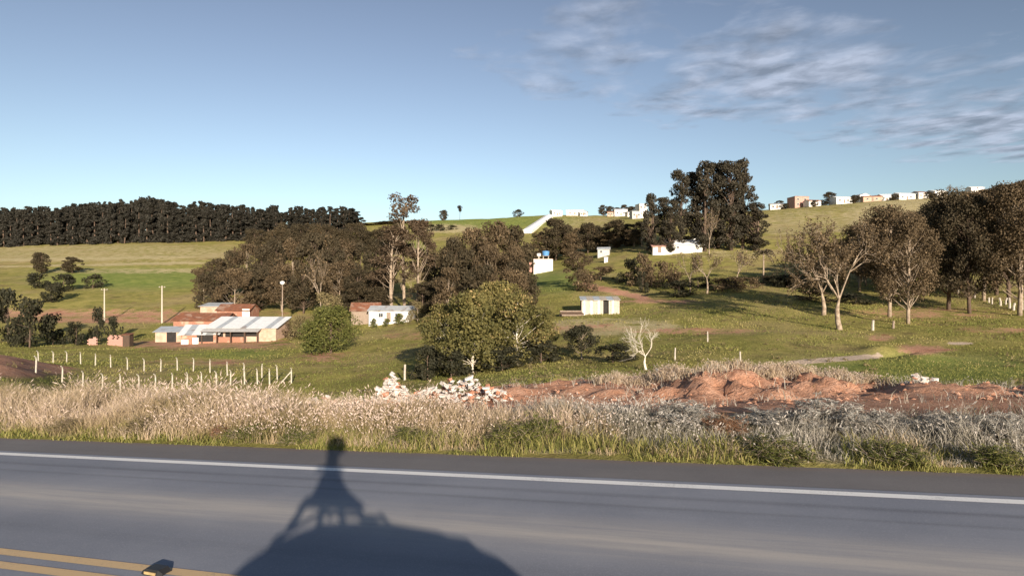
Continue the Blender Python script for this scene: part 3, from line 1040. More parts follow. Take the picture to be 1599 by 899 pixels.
# --- dark plantation on the left skyline
tops = [(-80, 328), (0, 326), (60, 323), (95, 324), (130, 318), (160, 315), (205, 312), (232, 308), (262, 316), (300, 318), (350, 318), (390, 322), (405, 328)]
LBL = 'dark pine in the solid plantation along the left skyline above the pale field'
k = 0
for row, (Y0, dpx, dtop) in enumerate(((392, 10.5, 5), (408, 9.5, 0), (425, 12, 1))):
    px = -280.0
    while px < 440:
        top = np.interp(px, [q[0] for q in tops], [q[1] for q in tops]) + dtop + random.uniform(-3, 5)
        tree('pine', 'plantation_pine', px, Y0 + random.uniform(-4, 4), top, random.uniform(17, 26), LBL, 'pines of the left skyline plantation')
        px += dpx * random.uniform(.8, 1.25)
LBL2 = 'dark pine in the separate flat-topped block of skyline forest left of the tall feathery eucalyptus'
for row, Y0 in enumerate((420, 436)):
    px = 418.0
    while px < 562:
        top = np.interp(px, [418, 428, 440, 452, 475, 500, 540, 560], [326, 321, 334, 326, 322, 325, 324, 330]) + random.uniform(-2, 4)
        tree('pine', 'plantation_pine', px, Y0 + random.uniform(-4, 4), top, random.uniform(16, 24), LBL2, 'pines of the second skyline block')
        px += random.uniform(8, 12)
for px in np.arange(566, 660, 12):
    tree('wood', 'woodland_tree', px + random.uniform(-3, 3), 470, random.uniform(343, 351), 24, ORD[int(round((px - 566) / 12))] + ' from left of the low skyline trees before the green ridge field', 'low skyline trees by the ridge field')
# --- wood on the slope below it
for i, px in enumerate(np.arange(396, 625, 14)):
    tree('wood', 'woodland_tree', px + random.uniform(-4, 4), 300 + random.uniform(-20, 20), random.uniform(345, 362), 34, ORD[i] + ' dark tree from left in the slope wood just under the skyline forest', 'upper slope wood')
for i, (px, top, w) in enumerate([(318, 418, 44), (338, 404, 50), (362, 392, 48), (386, 380, 48), (410, 384, 46), (432, 376, 52), (458, 374, 50), (486, 364, 52), (512, 366, 48), (538, 374, 50), (562, 380, 46), (588, 376, 48), (606, 400, 40)]):
    tree('wood' if i % 3 else 'brown', 'woodland_tree', px, 185 + random.uniform(-14, 14), top, w, ORD[i] + ' tree from left in the rear row of the brown mid-slope wood', 'rear row of the mid-slope wood')
for i, (px, top, w) in enumerate([(330, 424, 50), (366, 418, 54), (404, 420, 56), (440, 412, 54), (474, 416, 50), (530, 408, 54), (560, 420, 50), (588, 424, 46)]):
    tree('brown' if i % 2 else 'wood', 'woodland_tree', px, 158 + random.uniform(-8, 8), top, w, ORD[i] + ' tree from left in the front row of the brown mid-slope wood', 'front row of the mid-slope wood')
tree('twig_small', 'slender_tree', 500, 142, 392, 60, 'pale bare-trunked tree standing in front of the brown wood', cat='tree')
tree('shrub_olive', 'olive_shrub', 508, 130, 456, 56, 'olive rounded shrub at the foot of the pale bare-trunked tree', cat='shrub')
tree('shrub_olive', 'olive_shrub', 470, 118, 492, 40, 'pale olive shrub between the long tin-roofed shed and the round green bush', cat='shrub')
tree('shrub_brown', 'brown_shrub', 455, 122, 500, 30, 'brown shrub right beside the end wall of the long tin-roofed shed', cat='shrub')
# --- tall thin eucalyptus
tree('eucthin', 'tall_eucalyptus', 632, 150, 303, 64, 'tallest feathery eucalyptus rising above the skyline left of centre', cat='tree')
tree('eucthin', 'tall_eucalyptus', 612, 147, 352, 76, 'spreading eucalyptus with two pale trunks left of the tallest feathery one', cat='tree')
tree('eucthin', 'tall_eucalyptus', 652, 146, 342, 60, 'slim pale-trunked eucalyptus just right of the tallest feathery one', cat='tree')
tree('eucthin', 'tall_eucalyptus', 667, 152, 362, 34, 'rightmost and thinnest of the pale-trunked eucalyptus group', cat='tree')
for i, (px, Y, top, w) in enumerate(((560, 150, 440, 60), (585, 146, 448, 50), (660, 140, 440, 50), (690, 135, 430, 50))):
    tree('wood', 'understory_tree', px, Y, top, w, ORD[i] + ' low dark tree from left under the pale-trunked eucalyptus group', 'understory below the eucalyptus')
tree('shrub_olive', 'olive_shrub', 652, 128, 470, 34, 'yellowish shrub at the foot of the pale eucalyptus trunks', cat='shrub')
tree('shrub_olive', 'olive_shrub', 676, 112, 488, 40, 'low yellowish shrub right of the small white farmhouse', cat='shrub')
# --- brown trees centre
for i, (px, Y, top, w, lb) in enumerate([
        (708, 128, 372, 56, 'brown tree at the left end of the central brown group'),
        (738, 132, 356, 62, 'brown tree second from the left of the central brown group'),
        (772, 126, 347, 70, 'tallest brown tree of the central group, below the green ridge field'),
        (808, 130, 354, 58, 'brown tree right of the tallest one in the central group'),
        (810, 112, 392, 40, 'brown tree nearest the white gabled house, at its left'),
        (700, 105, 418, 60, 'low brown tree in front of the left end of the central brown group'),
        (748, 100, 414, 66, 'low brown tree in front of the middle of the central brown group'),
        (796, 98, 420, 60, 'low brown tree in front of the right end of the central brown group')]):
    tree('brown' if i % 3 else 'wood', 'brown_tree', px, Y, top, w, lb, 'central brown tree group')
# --- trees behind the white house
for i, (px, Y, top, w, lb) in enumerate([
        (868, 222, 341, 50, 'dark brown tree right behind the white gabled house'),
        (893, 215, 364, 34, 'small brown tree second in the row behind the white gabled house'),
        (918, 220, 348, 42, 'brown tree in the middle of the row right of the white gabled house'),
        (944, 225, 366, 36, 'low brown tree behind the small blue-grey house'),
        (964, 215, 344, 54, 'broad brown tree between the small blue-grey house and the dark eucalyptus stand'),
        (990, 205, 358, 40, 'brown tree touching the left edge of the dark eucalyptus stand')]):
    tree('brown' if i % 2 else 'wood', 'brown_tree', px, Y, top, w, lb, 'row of trees behind the white house')
tree('brown', 'brown_tree', 903, 136, 393, 52, 'olive-brown tree standing alone in front of the white gabled house', cat='tree')
tree('shrub_brown', 'brown_shrub', 915, 128, 428, 40, 'brown shrub beside the dirt track left of the wooden shack')
tree('shrub_brown', 'brown_shrub', 938, 150, 416, 60, 'low brown shrub on the slope above the dirt track')
# --- dark eucalyptus stand
for i, (px, Y, top, w) in enumerate([(1016, 184, 302, 30), (1036, 188, 308, 34), (1062, 186, 266, 38), (1086, 190, 268, 46), (1100, 184, 252, 50), (1122, 190, 256, 50), (1142, 185, 250, 52), (1160, 188, 248, 44), (1178, 184, 316, 46), (1046, 182, 322, 34)]):
    tree('euc', 'dark_eucalyptus', px, Y, top, w, ['dark eucalyptus forming the low left tip of the big dark stand', 'second eucalyptus from the left in the big dark stand', 'pointed eucalyptus with a sky gap on its right in the big dark stand', 'eucalyptus at the left shoulder of the tall block of the dark stand', 'left summit eucalyptus of the big dark stand', 'middle eucalyptus of the tall block of the dark stand', 'eucalyptus right of the middle of the tall block in the dark stand', 'eucalyptus at the steep right edge of the tall block of the dark stand', 'low rounded eucalyptus right of the tall block of the dark stand', 'short eucalyptus in front of the left part of the big dark stand'][i], 'dark eucalyptus stand')
tree('twig_small', 'slender_tree', 1108, 176, 325, 34, 'pale bare tree showing against the dark eucalyptus stand', cat='tree')
# --- slope shrubs and slender trees
for i, (px, Y, top, w, key, lb) in enumerate([
        (1000, 133, 396, 44, 'shrub_brown', 'brown rounded shrub below the white tin sheds'),
        (1003, 124, 424, 24, 'shrub', 'dark ball-shaped shrub right of the dirt track'),
        (1035, 132, 408, 44, 'shrub_brown', 'brown shrub left of the fork-trunked slender tree'),
        (1060, 112, 438, 60, 'shrub', 'low dark shrub left under the slender trees on the slope'),
        (1128, 114, 434, 56, 'shrub_brown', 'low brown shrub between two slender pale trees'),
        (1172, 118, 432, 46, 'shrub_brown', 'low brown shrub left of the palm'),
        (1210, 120, 430, 44, 'shrub', 'dark shrub right of the palm'),
        (1245, 118, 428, 50, 'shrub_brown', 'brown shrub behind the thin pale pole-like tree')]):
    tree(key, 'slope_shrub', px, Y, top, w, lb, 'shrubs on the slope', cat='shrub')
tree('twig_small', 'slender_tree', 1077, 114, 392, 46, 'slender pale tree leftmost on the slope below the white tin sheds', 'slender trees on the slope')
tree('twig_small', 'slender_tree', 1104, 112, 386, 62, 'fork-trunked slender tree in the middle of the slope', 'slender trees on the slope')
tree('twig_small', 'slender_tree', 1151, 120, 384, 52, 'slender pale tree next left of the palm', 'slender trees on the slope')
tree('palm', 'palm_tree', 1192, 124, 380, 34, 'small palm with drooping fronds on the slope below the eucalyptus stand', cat='palm')
tree('twig_small', 'slender_tree', 1226, 128, 356, 30, 'thin pale pole-like tree right of the palm', 'slender trees on the slope')
# --- pasture trees right
tree('twig', 'spreading_tree', 1312, 72, 340, 176, 'wide spreading pale-trunked tree at the front of the pasture', 'pasture trees', variant=0, rz=.4)
tree('twig', 'spreading_tree', 1286, 84, 350, 140, 'thin pale tree just behind and left of the wide spreading one', 'pasture trees', variant=1)
tree('pasture', 'pasture_tree', 1389, 82, 322, 96, 'leafy brown tree with a straight pale trunk, left of a pair', 'pasture trees')
tree('pasture', 'pasture_tree', 1418, 75, 336, 88, 'leafy brown tree with a thick pale trunk, right of a pair', 'pasture trees')
tree('pasture_dark', 'pasture_tree', 1481, 90, 298, 92, 'dark-trunked tree left of two at the shaded pasture edge', 'pasture trees')
tree('pasture_dark', 'pasture_tree', 1514, 86, 304, 84, 'dark-trunked tree right of two at the shaded pasture edge', 'pasture trees')
tree('pasture', 'pasture_tree', 1592, 82, 286, 110, 'pale-trunked tree at the right border of the picture', 'pasture trees')
tree('pasture_dark', 'pasture_tree', 1556, 104, 290, 84, 'dark tree behind the white stumps at right', 'pasture trees')
tree('pasture_dark', 'pasture_tree', 1452, 125, 318, 70, 'dark tree farther back behind the shaded pasture edge', 'pasture trees')
tree('pasture_dark', 'pasture_tree', 1640, 100, 280, 100, 'dark tree just cut by the right border behind the pale-trunked one', 'pasture trees')
tree('brown', 'pasture_tree', 1352, 122, 352, 64, 'brown tree behind the gap between the spreading tree and the pair', 'pasture trees')
tree('brown', 'pasture_tree', 1430, 140, 352, 56, 'brown tree behind the right tree of the pale-trunked pair', 'pasture trees')
tree('shrub_brown', 'brown_shrub', 1265, 100, 452, 70, 'low brown scrub behind the wide spreading tree at its left', cat='shrub')
tree('shrub', 'dark_shrub', 1335, 96, 458, 60, 'low dark scrub between the spreading tree and the pair', cat='shrub')
# --- hillside wood top right
for i, px in enumerate(np.arange(1468, 1690, 15)):
    top = np.interp(px, [1468, 1500, 1540, 1575, 1600, 1690], [318, 302, 296, 288, 276, 268]) + random.uniform(-3, 6)
    tree('brown', 'hillside_tree', px + random.uniform(-4, 4), 300 + random.uniform(-15, 15), top, random.uniform(30, 42), ORD[i] + ' brown tree from left along the top of the upper right hillside wood', 'upper right hillside wood')
for i, px in enumerate(np.arange(1450, 1680, 26)):
    tree('brown' if i % 2 else 'wood', 'hillside_tree', px, 225 + random.uniform(-12, 12), random.uniform(325, 345), 50, ORD[i] + ' tree from left in the lower row of the upper right hillside wood', 'lower row of the hillside wood')
# --- rear ranks that close the tree groups
for i, (px, Y, top, w) in enumerate([(842, 226, 362, 40), (880, 230, 350, 42), (906, 232, 356, 40), (932, 234, 352, 42), (952, 216, 362, 44), (978, 212, 350, 46), (1002, 203, 346, 38)]):
    tree('wood' if i % 2 else 'brown', 'brown_tree', px, Y, top, w, ORD[i] + ' tree from left in the rear rank behind the white gabled house', 'rear rank behind the white house')
for i, (px, Y, top, w) in enumerate([(985, 140, 404, 40), (1018, 130, 416, 36), (1060, 126, 424, 44), (1090, 121, 432, 50), (1145, 119, 432, 50), (1196, 123, 430, 44), (1232, 117, 428, 48), (1280, 113, 436, 64)]):
    tree('shrub_brown' if i % 3 else 'shrub', 'slope_shrub', px, Y, top, w, ORD[i] + ' from left of the second line of low scrub on the slope', 'second scrub line on the slope', cat='shrub')
for i, (px, Y, top, w) in enumerate([(1342, 112, 350, 70), (1376, 106, 342, 72), (1404, 122, 338, 72), (1442, 104, 330, 74), (1472, 150, 316, 64), (1500, 114, 300, 84), (1536, 96, 298, 84), (1576, 94, 288, 92), (1612, 96, 282, 92)]):
    tree('pasture_dark' if i % 2 else 'pasture', 'pasture_tree', px, Y, top, w, ORD[i] + ' tree from left in the rear rank of the pasture trees', 'rear rank of the pasture trees')
for i, (px, Y, top, w) in enumerate([(680, 150, 396, 46), (700, 158, 386, 46), (726, 116, 390, 62), (760, 112, 384, 62), (814, 105, 408, 52), (800, 122, 384, 46)]):
    tree('brown' if i % 2 else 'wood', 'brown_tree', px, Y, top, w, ORD[i] + ' half-hidden tree from left inside the central brown group', 'inner trees of the central brown group')
# --- skyline singles
tree('wood', 'ridge_tree', 692, 490, 328, 15, 'oblong dark tree standing alone on the green ridge, left of the umbrella-shaped one')
tree('araucaria', 'araucaria', 718, 495, 321, 13, 'small umbrella-shaped araucaria standing alone on the green ridge')
for i, px in enumerate((655, 672, 688, 706)):
    tree('shrub', 'hedge_bush', px, 405, random.uniform(347, 352), 20, ORD[i] + ' dark bush from left in the hedge below the green ridge field', 'hedge below the ridge field', cat='bush')
tree('shrub', 'ridge_bush', 808, 478, 327, 18, 'dark bush on the ridge left of the long white poultry shed', cat='bush')
for i, px in enumerate((942, 953, 964, 976, 986, 998)):
    tree('wood', 'ridge_tree', px, 470, 320 + (i % 3) * 2, 17, ORD[i] + ' dark tree from left in the central skyline row behind white houses', 'central skyline tree row')
for px, top, w, Y, lb in ((1218, 313, 16, 372, 'dark tree left of the brick house on the right skyline'),
                          (1295, 300, 24, 378, 'tall square-crowned dark tree right of the brick house on the skyline'),
                          (1284, 314, 20, 374, 'low dark tree at the foot of the square-crowned tree on the skyline'),
                          (1333, 310, 18, 376, 'dark round tree between the white skyline houses'),
                          (1370, 305, 20, 378, 'dark pointed tree among the right skyline houses'),
                          (1395, 309, 18, 378, 'dark tree next to the long white skyline house'),
                          (1426, 303, 16, 380, 'dark tree between the last two white skyline houses'),
                          (1446, 302, 16, 382, 'dark tree above the last white house before the hillside wood')):
    tree('wood', 'ridge_tree', px, Y, top, w, lb)
for i, (px, top) in enumerate(((1462, 300), (1480, 288), (1496, 290))):
    tree('twig_small', 'ridge_tree', px, 384, top, 18, ORD[i] + ' of three bare thin trees on the right skyline before the hillside wood', 'bare skyline trees')
for i, px in enumerate((1224, 1272, 1334, 1398, 1452)):
    tree('wood', 'ridge_bush', px, 352, CY - F * (G(px, 352).z + random.uniform(2.6, 4.6) - EYE) / 352, random.uniform(11, 20), ORD[i] + ' dark bush from left in front of the right skyline houses', 'bushes before the skyline houses', cat='bush')
# --- left field
tree('wood', 'field_tree', 65, 250, 394, 28, 'left of two round dark trees in the pale green field')
tree('wood', 'field_tree', 113, 250, 401, 32, 'right of two round dark trees in the pale green field')
for px, Y, top, w, lb in ((60, 205, 426, 40, 'dark shrub at the left end of the scrub line below the pale field'), (100, 200, 428, 44, 'dark shrub in the middle of the scrub line below the pale field'), (145, 206, 428, 34, 'dark shrub at the right end of the scrub line below the pale field'), (82, 180, 440, 40, 'dark shrub under the scrub line below the pale field'),
                       (12, 112, 452, 62, 'big dark shrub at the left border above the red bank'), (46, 104, 468, 60, 'big dark shrub right of the one at the left border'), (82, 112, 490, 40, 'dark shrub left of the ruined brick walls'), (152, 118, 480, 24, 'upright dark shrub behind the ruined brick walls'), (178, 116, 494, 26, 'leaning dark shrub beside the ruined brick walls'), (118, 112, 502, 30, 'low dark shrub in front of the ruined brick walls')):
    tree('shrub' if top > 425 else 'wood', 'dark_shrub', px, Y, top, w, lb, cat='shrub')
# --- foreground bushes
tree('bush_green', 'green_bush', 517, 95, 478, 92, 'large round green bush tree beside the fenced lot', cat='bush')
for px, top, w, lb in ((583, 497, 13, 'small dark green shrub at the left end of the white farmhouse'), (604, 497, 14, 'small round green shrub before the middle of the white farmhouse'), (623, 489, 18, 'larger green shrub before the right end of the white farmhouse')):
    tree('shrub_green', 'garden_shrub', px, 128, top, w, lb, 'shrubs before the farmhouse', cat='shrub')
for px, Y, top, w, lb in ((738, 58, 456, 120, 'yellow-green tree with a pale trunk in the middle of the central thicket'),
                       (694, 62, 474, 92, 'yellow-green tree at the left of the central thicket'),
                       (808, 61, 458, 104, 'yellow-green tree at the right of the central thicket'),
                       (848, 66, 484, 66, 'smaller yellow-green tree at the right end of the central thicket'),
                       (770, 68, 440, 100, 'taller yellow-green tree behind the central thicket')):
    tree('yellow', 'thicket_tree', px, Y, top, w, lb, 'central thicket')
for px, Y, top, w, lb in ((668, 58, 540, 54, 'low dark bush at the left foot of the central thicket'), (705, 56, 545, 60, 'low dark bush left of the pale trunk in the thicket'), (785, 57, 540, 70, 'low dark bush right of the pale trunk in the thicket'), (845, 60, 530, 70, 'low dark bush at the right foot of the central thicket')):
    tree('shrub', 'thicket_bush', px, Y, top, w, lb, 'bushes at the foot of the thicket', cat='bush')
tree('dark_small', 'dark_small_tree', 908, 60, 508, 56, 'small dark round-topped tree with twin pale stems right of the thicket')
tree('shrub', 'dark_shrub', 957, 55, 536, 70, 'low spreading dark shrub left of the white bare tree', cat='shrub')
tree('bare', 'bare_white_tree', 1010, 48, 494, 112, 'leafless white-barked small tree in the pasture near the dirt bank', rz=2.2)


# ------------------------------------------------------------------ buildings
def slab(g, p, thick):
    """a thin slab from four corner points (counter-clockwise from above)"""
    p = np.array(p, float)
    nrm = np.cross(p[1] - p[0], p[3] - p[0]); nrm /= np.linalg.norm(nrm)
    q = p + nrm * thick
    return g.add(np.concatenate([p, q]), [(3, 2, 1, 0), (4, 5, 6, 7), (0, 1, 5, 4), (1, 2, 6, 5), (2, 3, 7, 6), (3, 0, 4, 7)])


def window(t, x, z, w, h, y, side=None, frame='white_wall'):
    g = Geo()
    f = .07
    for (cx, cz, ww, hh) in ((0, h / 2 - f / 2, w, f), (0, -h / 2 + f / 2, w, f), (-w / 2 + f / 2, 0, f, h - 2 * f), (w / 2 - f / 2, 0, f, h - 2 * f), (0, 0, f * .6, h - 2 * f)):
        g.box((cx, 0, cz), (ww, .08, hh))
    o = link('window', g.mesh('window_frame', frame), t)
    o.location = (x, y - .03, z)
    if side:
        o.location = (side * (abs(y) + .03), x, z)
        o.rotation_euler = (0, 0, side * math.pi / 2)
    p = link('pane', Geo().box((0, .012, 0), (w - .1, .03, h - .1)).mesh('pane', 'glass'), o)
    link('sill', Geo().box((0, -.03, -h / 2 - .03), (w + .16, .14, .05)).mesh('sill', 'concrete'), o)
    return o


def door(t, x, w, h, y, mat='wood'):
    o = link('door', Geo().box((0, 0, h / 2), (w, .06, h)).mesh('door', mat), t)
    o.location = (x, y - .02, 0)
    return o


def house(name, label, cat, px, Y, w, d, h, rise=1.0, roof='gable_x', wall='white_wall', roofm='tile_roof', rz=0.0, windows=(), doors=(), sheets=0, group=None, over=.35, sides=(), z=None, chimney=False, loc=None):
    p = G(px, Y) if loc is None else loc
    t = link(name, None, None, (p.x, p.y, p.z if z is None else z), rz)
    tag(t, label, cat, group)
    X, D = w / 2, d / 2
    g = Geo()
    if roof in ('gable_x', 'hip'):
        V = [(-X, -D, -1.5), (X, -D, -1.5), (X, D, -1.5), (-X, D, -1.5), (-X, -D, h), (X, -D, h), (X, D, h), (-X, D, h)]
        fs = [(0, 1, 5, 4), (2, 3, 7, 6)]
        if roof == 'gable_x':
            V += [(-X, 0, h + rise), (X, 0, h + rise)]
            fs += [(1, 2, 6, 9, 5), (3, 0, 4, 8, 7)]
        else:
            fs += [(1, 2, 6, 5), (3, 0, 4, 7)]
        g.add(V, fs)
    elif roof == 'gable_y':
        V = [(-X, -D, -1.5), (X, -D, -1.5), (X, D, -1.5), (-X, D, -1.5), (-X, -D, h), (X, -D, h), (X, D, h), (-X, D, h), (0, -D, h + rise), (0, D, h + rise)]
        g.add(V, [(0, 1, 5, 8, 4), (2, 3, 7, 9, 6), (1, 2, 6, 5), (3, 0, 4, 7)])
    elif roof == 'mono':
        V = [(-X, -D, -1.5), (X, -D, -1.5), (X, D, -1.5), (-X, D, -1.5), (-X, -D, h), (X, -D, h), (X, D, h + rise), (-X, D, h + rise)]
        g.add(V, [(0, 1, 5, 4), (2, 3, 7, 6), (1, 2, 6, 5), (3, 0, 4, 7)])
    else:
        g.box((0, 0, h / 2 - .75), (w, d, h + 1.5))
    link('wall', g.mesh('wall', wall), t)
    o_ = over
    e = .03
    def pieces(p00, p10, p11, p01, nm='roof'):
        p00, p10, p11, p01 = (np.array(q, float) for q in (p00, p10, p11, p01))
        if sheets:
            for k in range(sheets):
                a, b_ = k / sheets, (k + 1) / sheets + .004
                jit = random.uniform(0, .025)
                gg = Geo()
                slab(gg, [p00 + (p10 - p00) * a + [0, 0, jit], p00 + (p10 - p00) * b_ + [0, 0, jit], p01 + (p11 - p01) * b_ + [0, 0, jit], p01 + (p11 - p01) * a + [0, 0, jit]], .04)
                mm = roofm if not (isinstance(roofm, (list, tuple))) else roofm[k % len(roofm)]
                link('roof_sheet', gg.mesh('roof_sheet', mm), t)
        else:
            gg = Geo(); slab(gg, [p00, p10, p11, p01], .09)
            return gg
    gs = []
    if roof == 'gable_x':
        dz = rise * o_ / D
        gs.append(pieces((-X - o_, -D - o_, h - dz + e), (X + o_, -D - o_, h - dz + e), (X + o_, 0, h + rise + e), (-X - o_, 0, h + rise + e)))
        gs.append(pieces((X + o_, D + o_, h - dz + e), (-X - o_, D + o_, h - dz + e), (-X - o_, 0, h + rise + e), (X + o_, 0, h + rise + e)))
    elif roof == 'gable_y':
        dz = rise * o_ / X
        gs.append(pieces((-X - o_, D + o_, h - dz + e), (-X - o_, -D - o_, h - dz + e), (0, -D - o_, h + rise + e), (0, D + o_, h + rise + e)))
        gs.append(pieces((X + o_, -D - o_, h - dz + e), (X + o_, D + o_, h - dz + e), (0, D + o_, h + rise + e), (0, -D - o_, h + rise + e)))
    elif roof == 'mono':
        dz = rise * o_ / d
        gs.append(pieces((-X - o_, -D - o_, h - dz + e), (X + o_, -D - o_, h - dz + e), (X + o_, D + o_, h + rise + dz + e), (-X - o_, D + o_, h + rise + dz + e)))
    elif roof == 'hip':
        k = min(X, D) * .9
        gg = Geo()
        a = [(-X - o_, -D - o_, h), (X + o_, -D - o_, h), (X + o_, D + o_, h), (-X - o_, D + o_, h), (-X + k, 0, h + rise), (X - k, 0, h + rise)]
        gg.add(a, [(0, 1, 5, 4), (1, 2, 5), (2, 3, 4, 5), (3, 0, 4), (3, 2, 1, 0)])
        gs.append(gg)
    else:
        gs.append(Geo().box((0, 0, h + .10), (w + .3, d + .3, .2)))
    gs = [q for q in gs if q]
    rf = None
    if gs:
        rg = Geo()
        for q in gs:
            for v_ in q.v:
                pass
            rg.add(np.concatenate(q.v), q.f)
        rf = link('roof', rg.mesh('roof', roofm), t)
    if chimney:
        link('chimney', Geo().box((X * .4, D * .2, h + rise), (.6, .6, 1.6)).mesh('chimney', 'brick_wall'), rf or t)
    for (x, zz, ww, hh) in windows:
        window(t, x, zz, ww, hh, -D)
    for (sd_, x, zz, ww, hh) in sides:
        window(t, x, zz, ww, hh, X, side=sd_)
    for (x, ww, hh) in doors:
        door(t, x, ww, hh, -D)
    return t


def part(t, name, mat, *boxes, parent=None):
    g = Geo()
    for bx_ in boxes:
        g.box(*bx_)
    return link(name, g.mesh(name, mat), parent or t)


# --- farm sheds at left
zf = gz((345 - CX) / F * 124, 124)
t = house('long_farm_shed', 'long farm shed with pale tin roof and open front above the fenced lot', 'shed', 388, 122, 13.2, 6.0, 2.5, 1.6, 'mono', 'cream_wall', ['zinc_new', 'zinc_new', 'zinc_roof', 'zinc_new'], rz=-.05, sheets=12, over=.4)
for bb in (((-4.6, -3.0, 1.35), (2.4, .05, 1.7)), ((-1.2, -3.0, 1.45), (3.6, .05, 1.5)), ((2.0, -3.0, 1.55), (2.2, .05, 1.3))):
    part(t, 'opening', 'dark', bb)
g = Geo(); slab(g, [(-6.9, -4.8, 1.85), (4.0, -4.8, 1.85), (4.0, -3.05, 2.35), (-6.9, -3.05, 2.35)], .05)
link('awning', g.mesh('awning', 'grey_wall'), t)
for x in (-6.6, -3.8, -1.2, 1.4, 3.8):
    link('post', Geo().box((x, -4.6, .55), (.16, .16, 2.7)).mesh('post', 'wood_dark'), t)
part(t, 'low_wall', 'brick_wall', ((-3.0, -3.4, .25), (7.4, .2, 1.1)))
t = house('lean_to_shed', 'small lean-to shed with light tin roof left of the long farm shed', 'shed', 316, 120, 6.2, 4.6, 1.7, 1.3, 'mono', 'brick_wall', ['zinc_new', 'zinc_roof', 'zinc_new'], rz=.22, sheets=6, doors=(), over=.5)
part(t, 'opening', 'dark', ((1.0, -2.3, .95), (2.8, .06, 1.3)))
part(t, 'white_panel', 'white_wall', ((-.6, -2.42, .5), (1.0, .1, 1.2)))
part(t, 'white_panel', 'white_wall', ((-2.4, -2.42, .3), (1.2, .1, .9)))
t = house('small_brick_hut', 'small brick hut with sagging pale roof at the left end of the farm sheds', 'hut', 268, 124, 4.6, 3.6, 2.0, .7, 'mono', 'cream_wall', 'zinc_roof', rz=.15, sheets=4, over=.4)
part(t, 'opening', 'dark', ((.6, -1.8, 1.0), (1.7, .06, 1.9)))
t = house('rust_roofed_barn', 'low barn with rust-brown roof behind the farm sheds', 'barn', 322, 133, 10.5, 6, 2.9, 1.3, 'gable_x', 'brick_wall', 'rust_roof', rz=-.04, over=.4)
t = house('brown_store', 'brown store building with a pale wall end behind the long farm shed', 'building', 372, 140, 7.0, 5, 3.8, 1.2, 'gable_x', 'brick_wall', 'rust_roof', rz=-.04, windows=((-1.5, 2.2, .9, .9),))
part(t, 'pale_wall', 'white_wall', ((2.9, -2.56, 2.6), (1.6, .06, 3.0)))
house('pale_roof_store', 'little store with a flat pale roof behind the rust-brown barn', 'building', 338, 146, 5.4, 4, 4.2, .6, 'mono', 'cream_wall', 'zinc_roof', rz=-.05)
# ruined walls
def brick_ruin(px, Y, w, h, rz, label):
    p = G(px, Y)
    t = link('ruined_wall', None, None, p, rz)
    tag(t, label, 'wall', 'ruined brick walls')
    nx = int(w / .45); nz = int((h + .3) / .24)
    me = Geo().box((0, 0, 0), (.435, .2, .225)).mesh('block', 'pink_wall')
    for k in range(nz):
        for i in range(nx):
            prof_h = h * (.55 + .45 * math.sin(i * 1.3 + px) ** 2)
            if k * .24 > prof_h + .3:
                continue
            o = link('block', me, t)
            o.location = ((i + .5 * (k % 2)) * .45 - w / 2, random.uniform(-.01, .01), k * .24 - .2)
brick_ruin(147, 112, 1.6, 1.5, .3, 'short stub of ruined pale block wall, left of two')
brick_ruin(183, 112, 3.4, 1.9, -.2, 'longer ruined pale block wall, right of two, left of the farm sheds')
p = G(200, 112)
t = link('dark_outhouse', None, None, p, 0)
tag(t, 'narrow dark wooden outhouse at the right end of the ruined block wall', 'outhouse')
part(t, 'wall', 'wood_dark', ((0, 0, 1.0), (1.2, 1.2, 2.2)))
part(t, 'roof', 'rust_roof', ((0, 0, 2.15), (1.5, 1.5, .08), 0, .12))

# --- white farmhouse centre-left
t = house('white_farmhouse', 'low white farmhouse with pale roof behind three small shrubs', 'house', 613, 133, 8.6, 5, 2.3, .9, 'gable_x', 'white_wall', 'zinc_roof', rz=-.06, windows=((-1.8, 1.4, 1.0, .9), (1.6, 1.4, 1.0, .9)), doors=((-.2, .9, 2.0),), over=.3, sheets=8)
t = house('brown_roof_shed', 'shed with a brown sloping roof at the left end of the white farmhouse', 'shed', 572, 136, 5.6, 5, 2.6, 1.5, 'gable_x', 'wood', 'rust_roof', rz=.1)
# --- white gabled house with tank
t = house('white_gabled_house', 'bright white house with plain gable wall above the green slope', 'house', 848, 198, 5.8, 7, 3.6, .35, 'mono', 'white_wall', 'tile_roof', rz=-.03, over=.15, sides=((-1, 0.0, 1.9, 1.0, 1.0),))
part(t, 'side_wall', 'pink_wall', ((-3.6, .6, 1.2), (1.4, 4.5, 3.0)))
tk = link('water_tank', None, None, t.location + Vector((.9, 1.2, 0)), 0)
tag(tk, 'blue water tank on a post stand behind the white gabled house', 'water tank')
for x, y in ((-.8, -.8), (.8, -.8), (.8, .8), (-.8, .8)):
    link('leg', Geo().box((x, y, 2.1), (.18, .18, 5.2)).mesh('leg', 'concrete'), tk)
part(tk, 'platform', 'wood', ((0, 0, 4.75), (2.2, 2.2, .12)))
link('tank', Geo().tube([(0, 0, 4.82), (0, 0, 6.0), (0, 0, 6.1)], [.95, 1.12, 1.12], 16).mesh('tank', 'blue_tank', False), tk)
link('lid', Geo().tube([(0, 0, 6.1), (0, 0, 6.25), (0, 0, 6.42)], [1.18, 1.1, .3], 16).mesh('lid', 'blue_tank', False), tk)
tk = link('white_tank', None, None, t.location + Vector((-1.2, 2.6, 0)), 0)
tag(tk, 'small white water tank on a post left of the blue tank', 'water tank')
part(tk, 'post', 'concrete', ((0, 0, 2.3), (.3, .3, 5.0)))
link('tank', Geo().tube([(0, 0, 4.8), (0, 0, 5.6), (0, 0, 5.7)], [.6, .7, .3], 14).mesh('tank', 'white_wall'), tk)
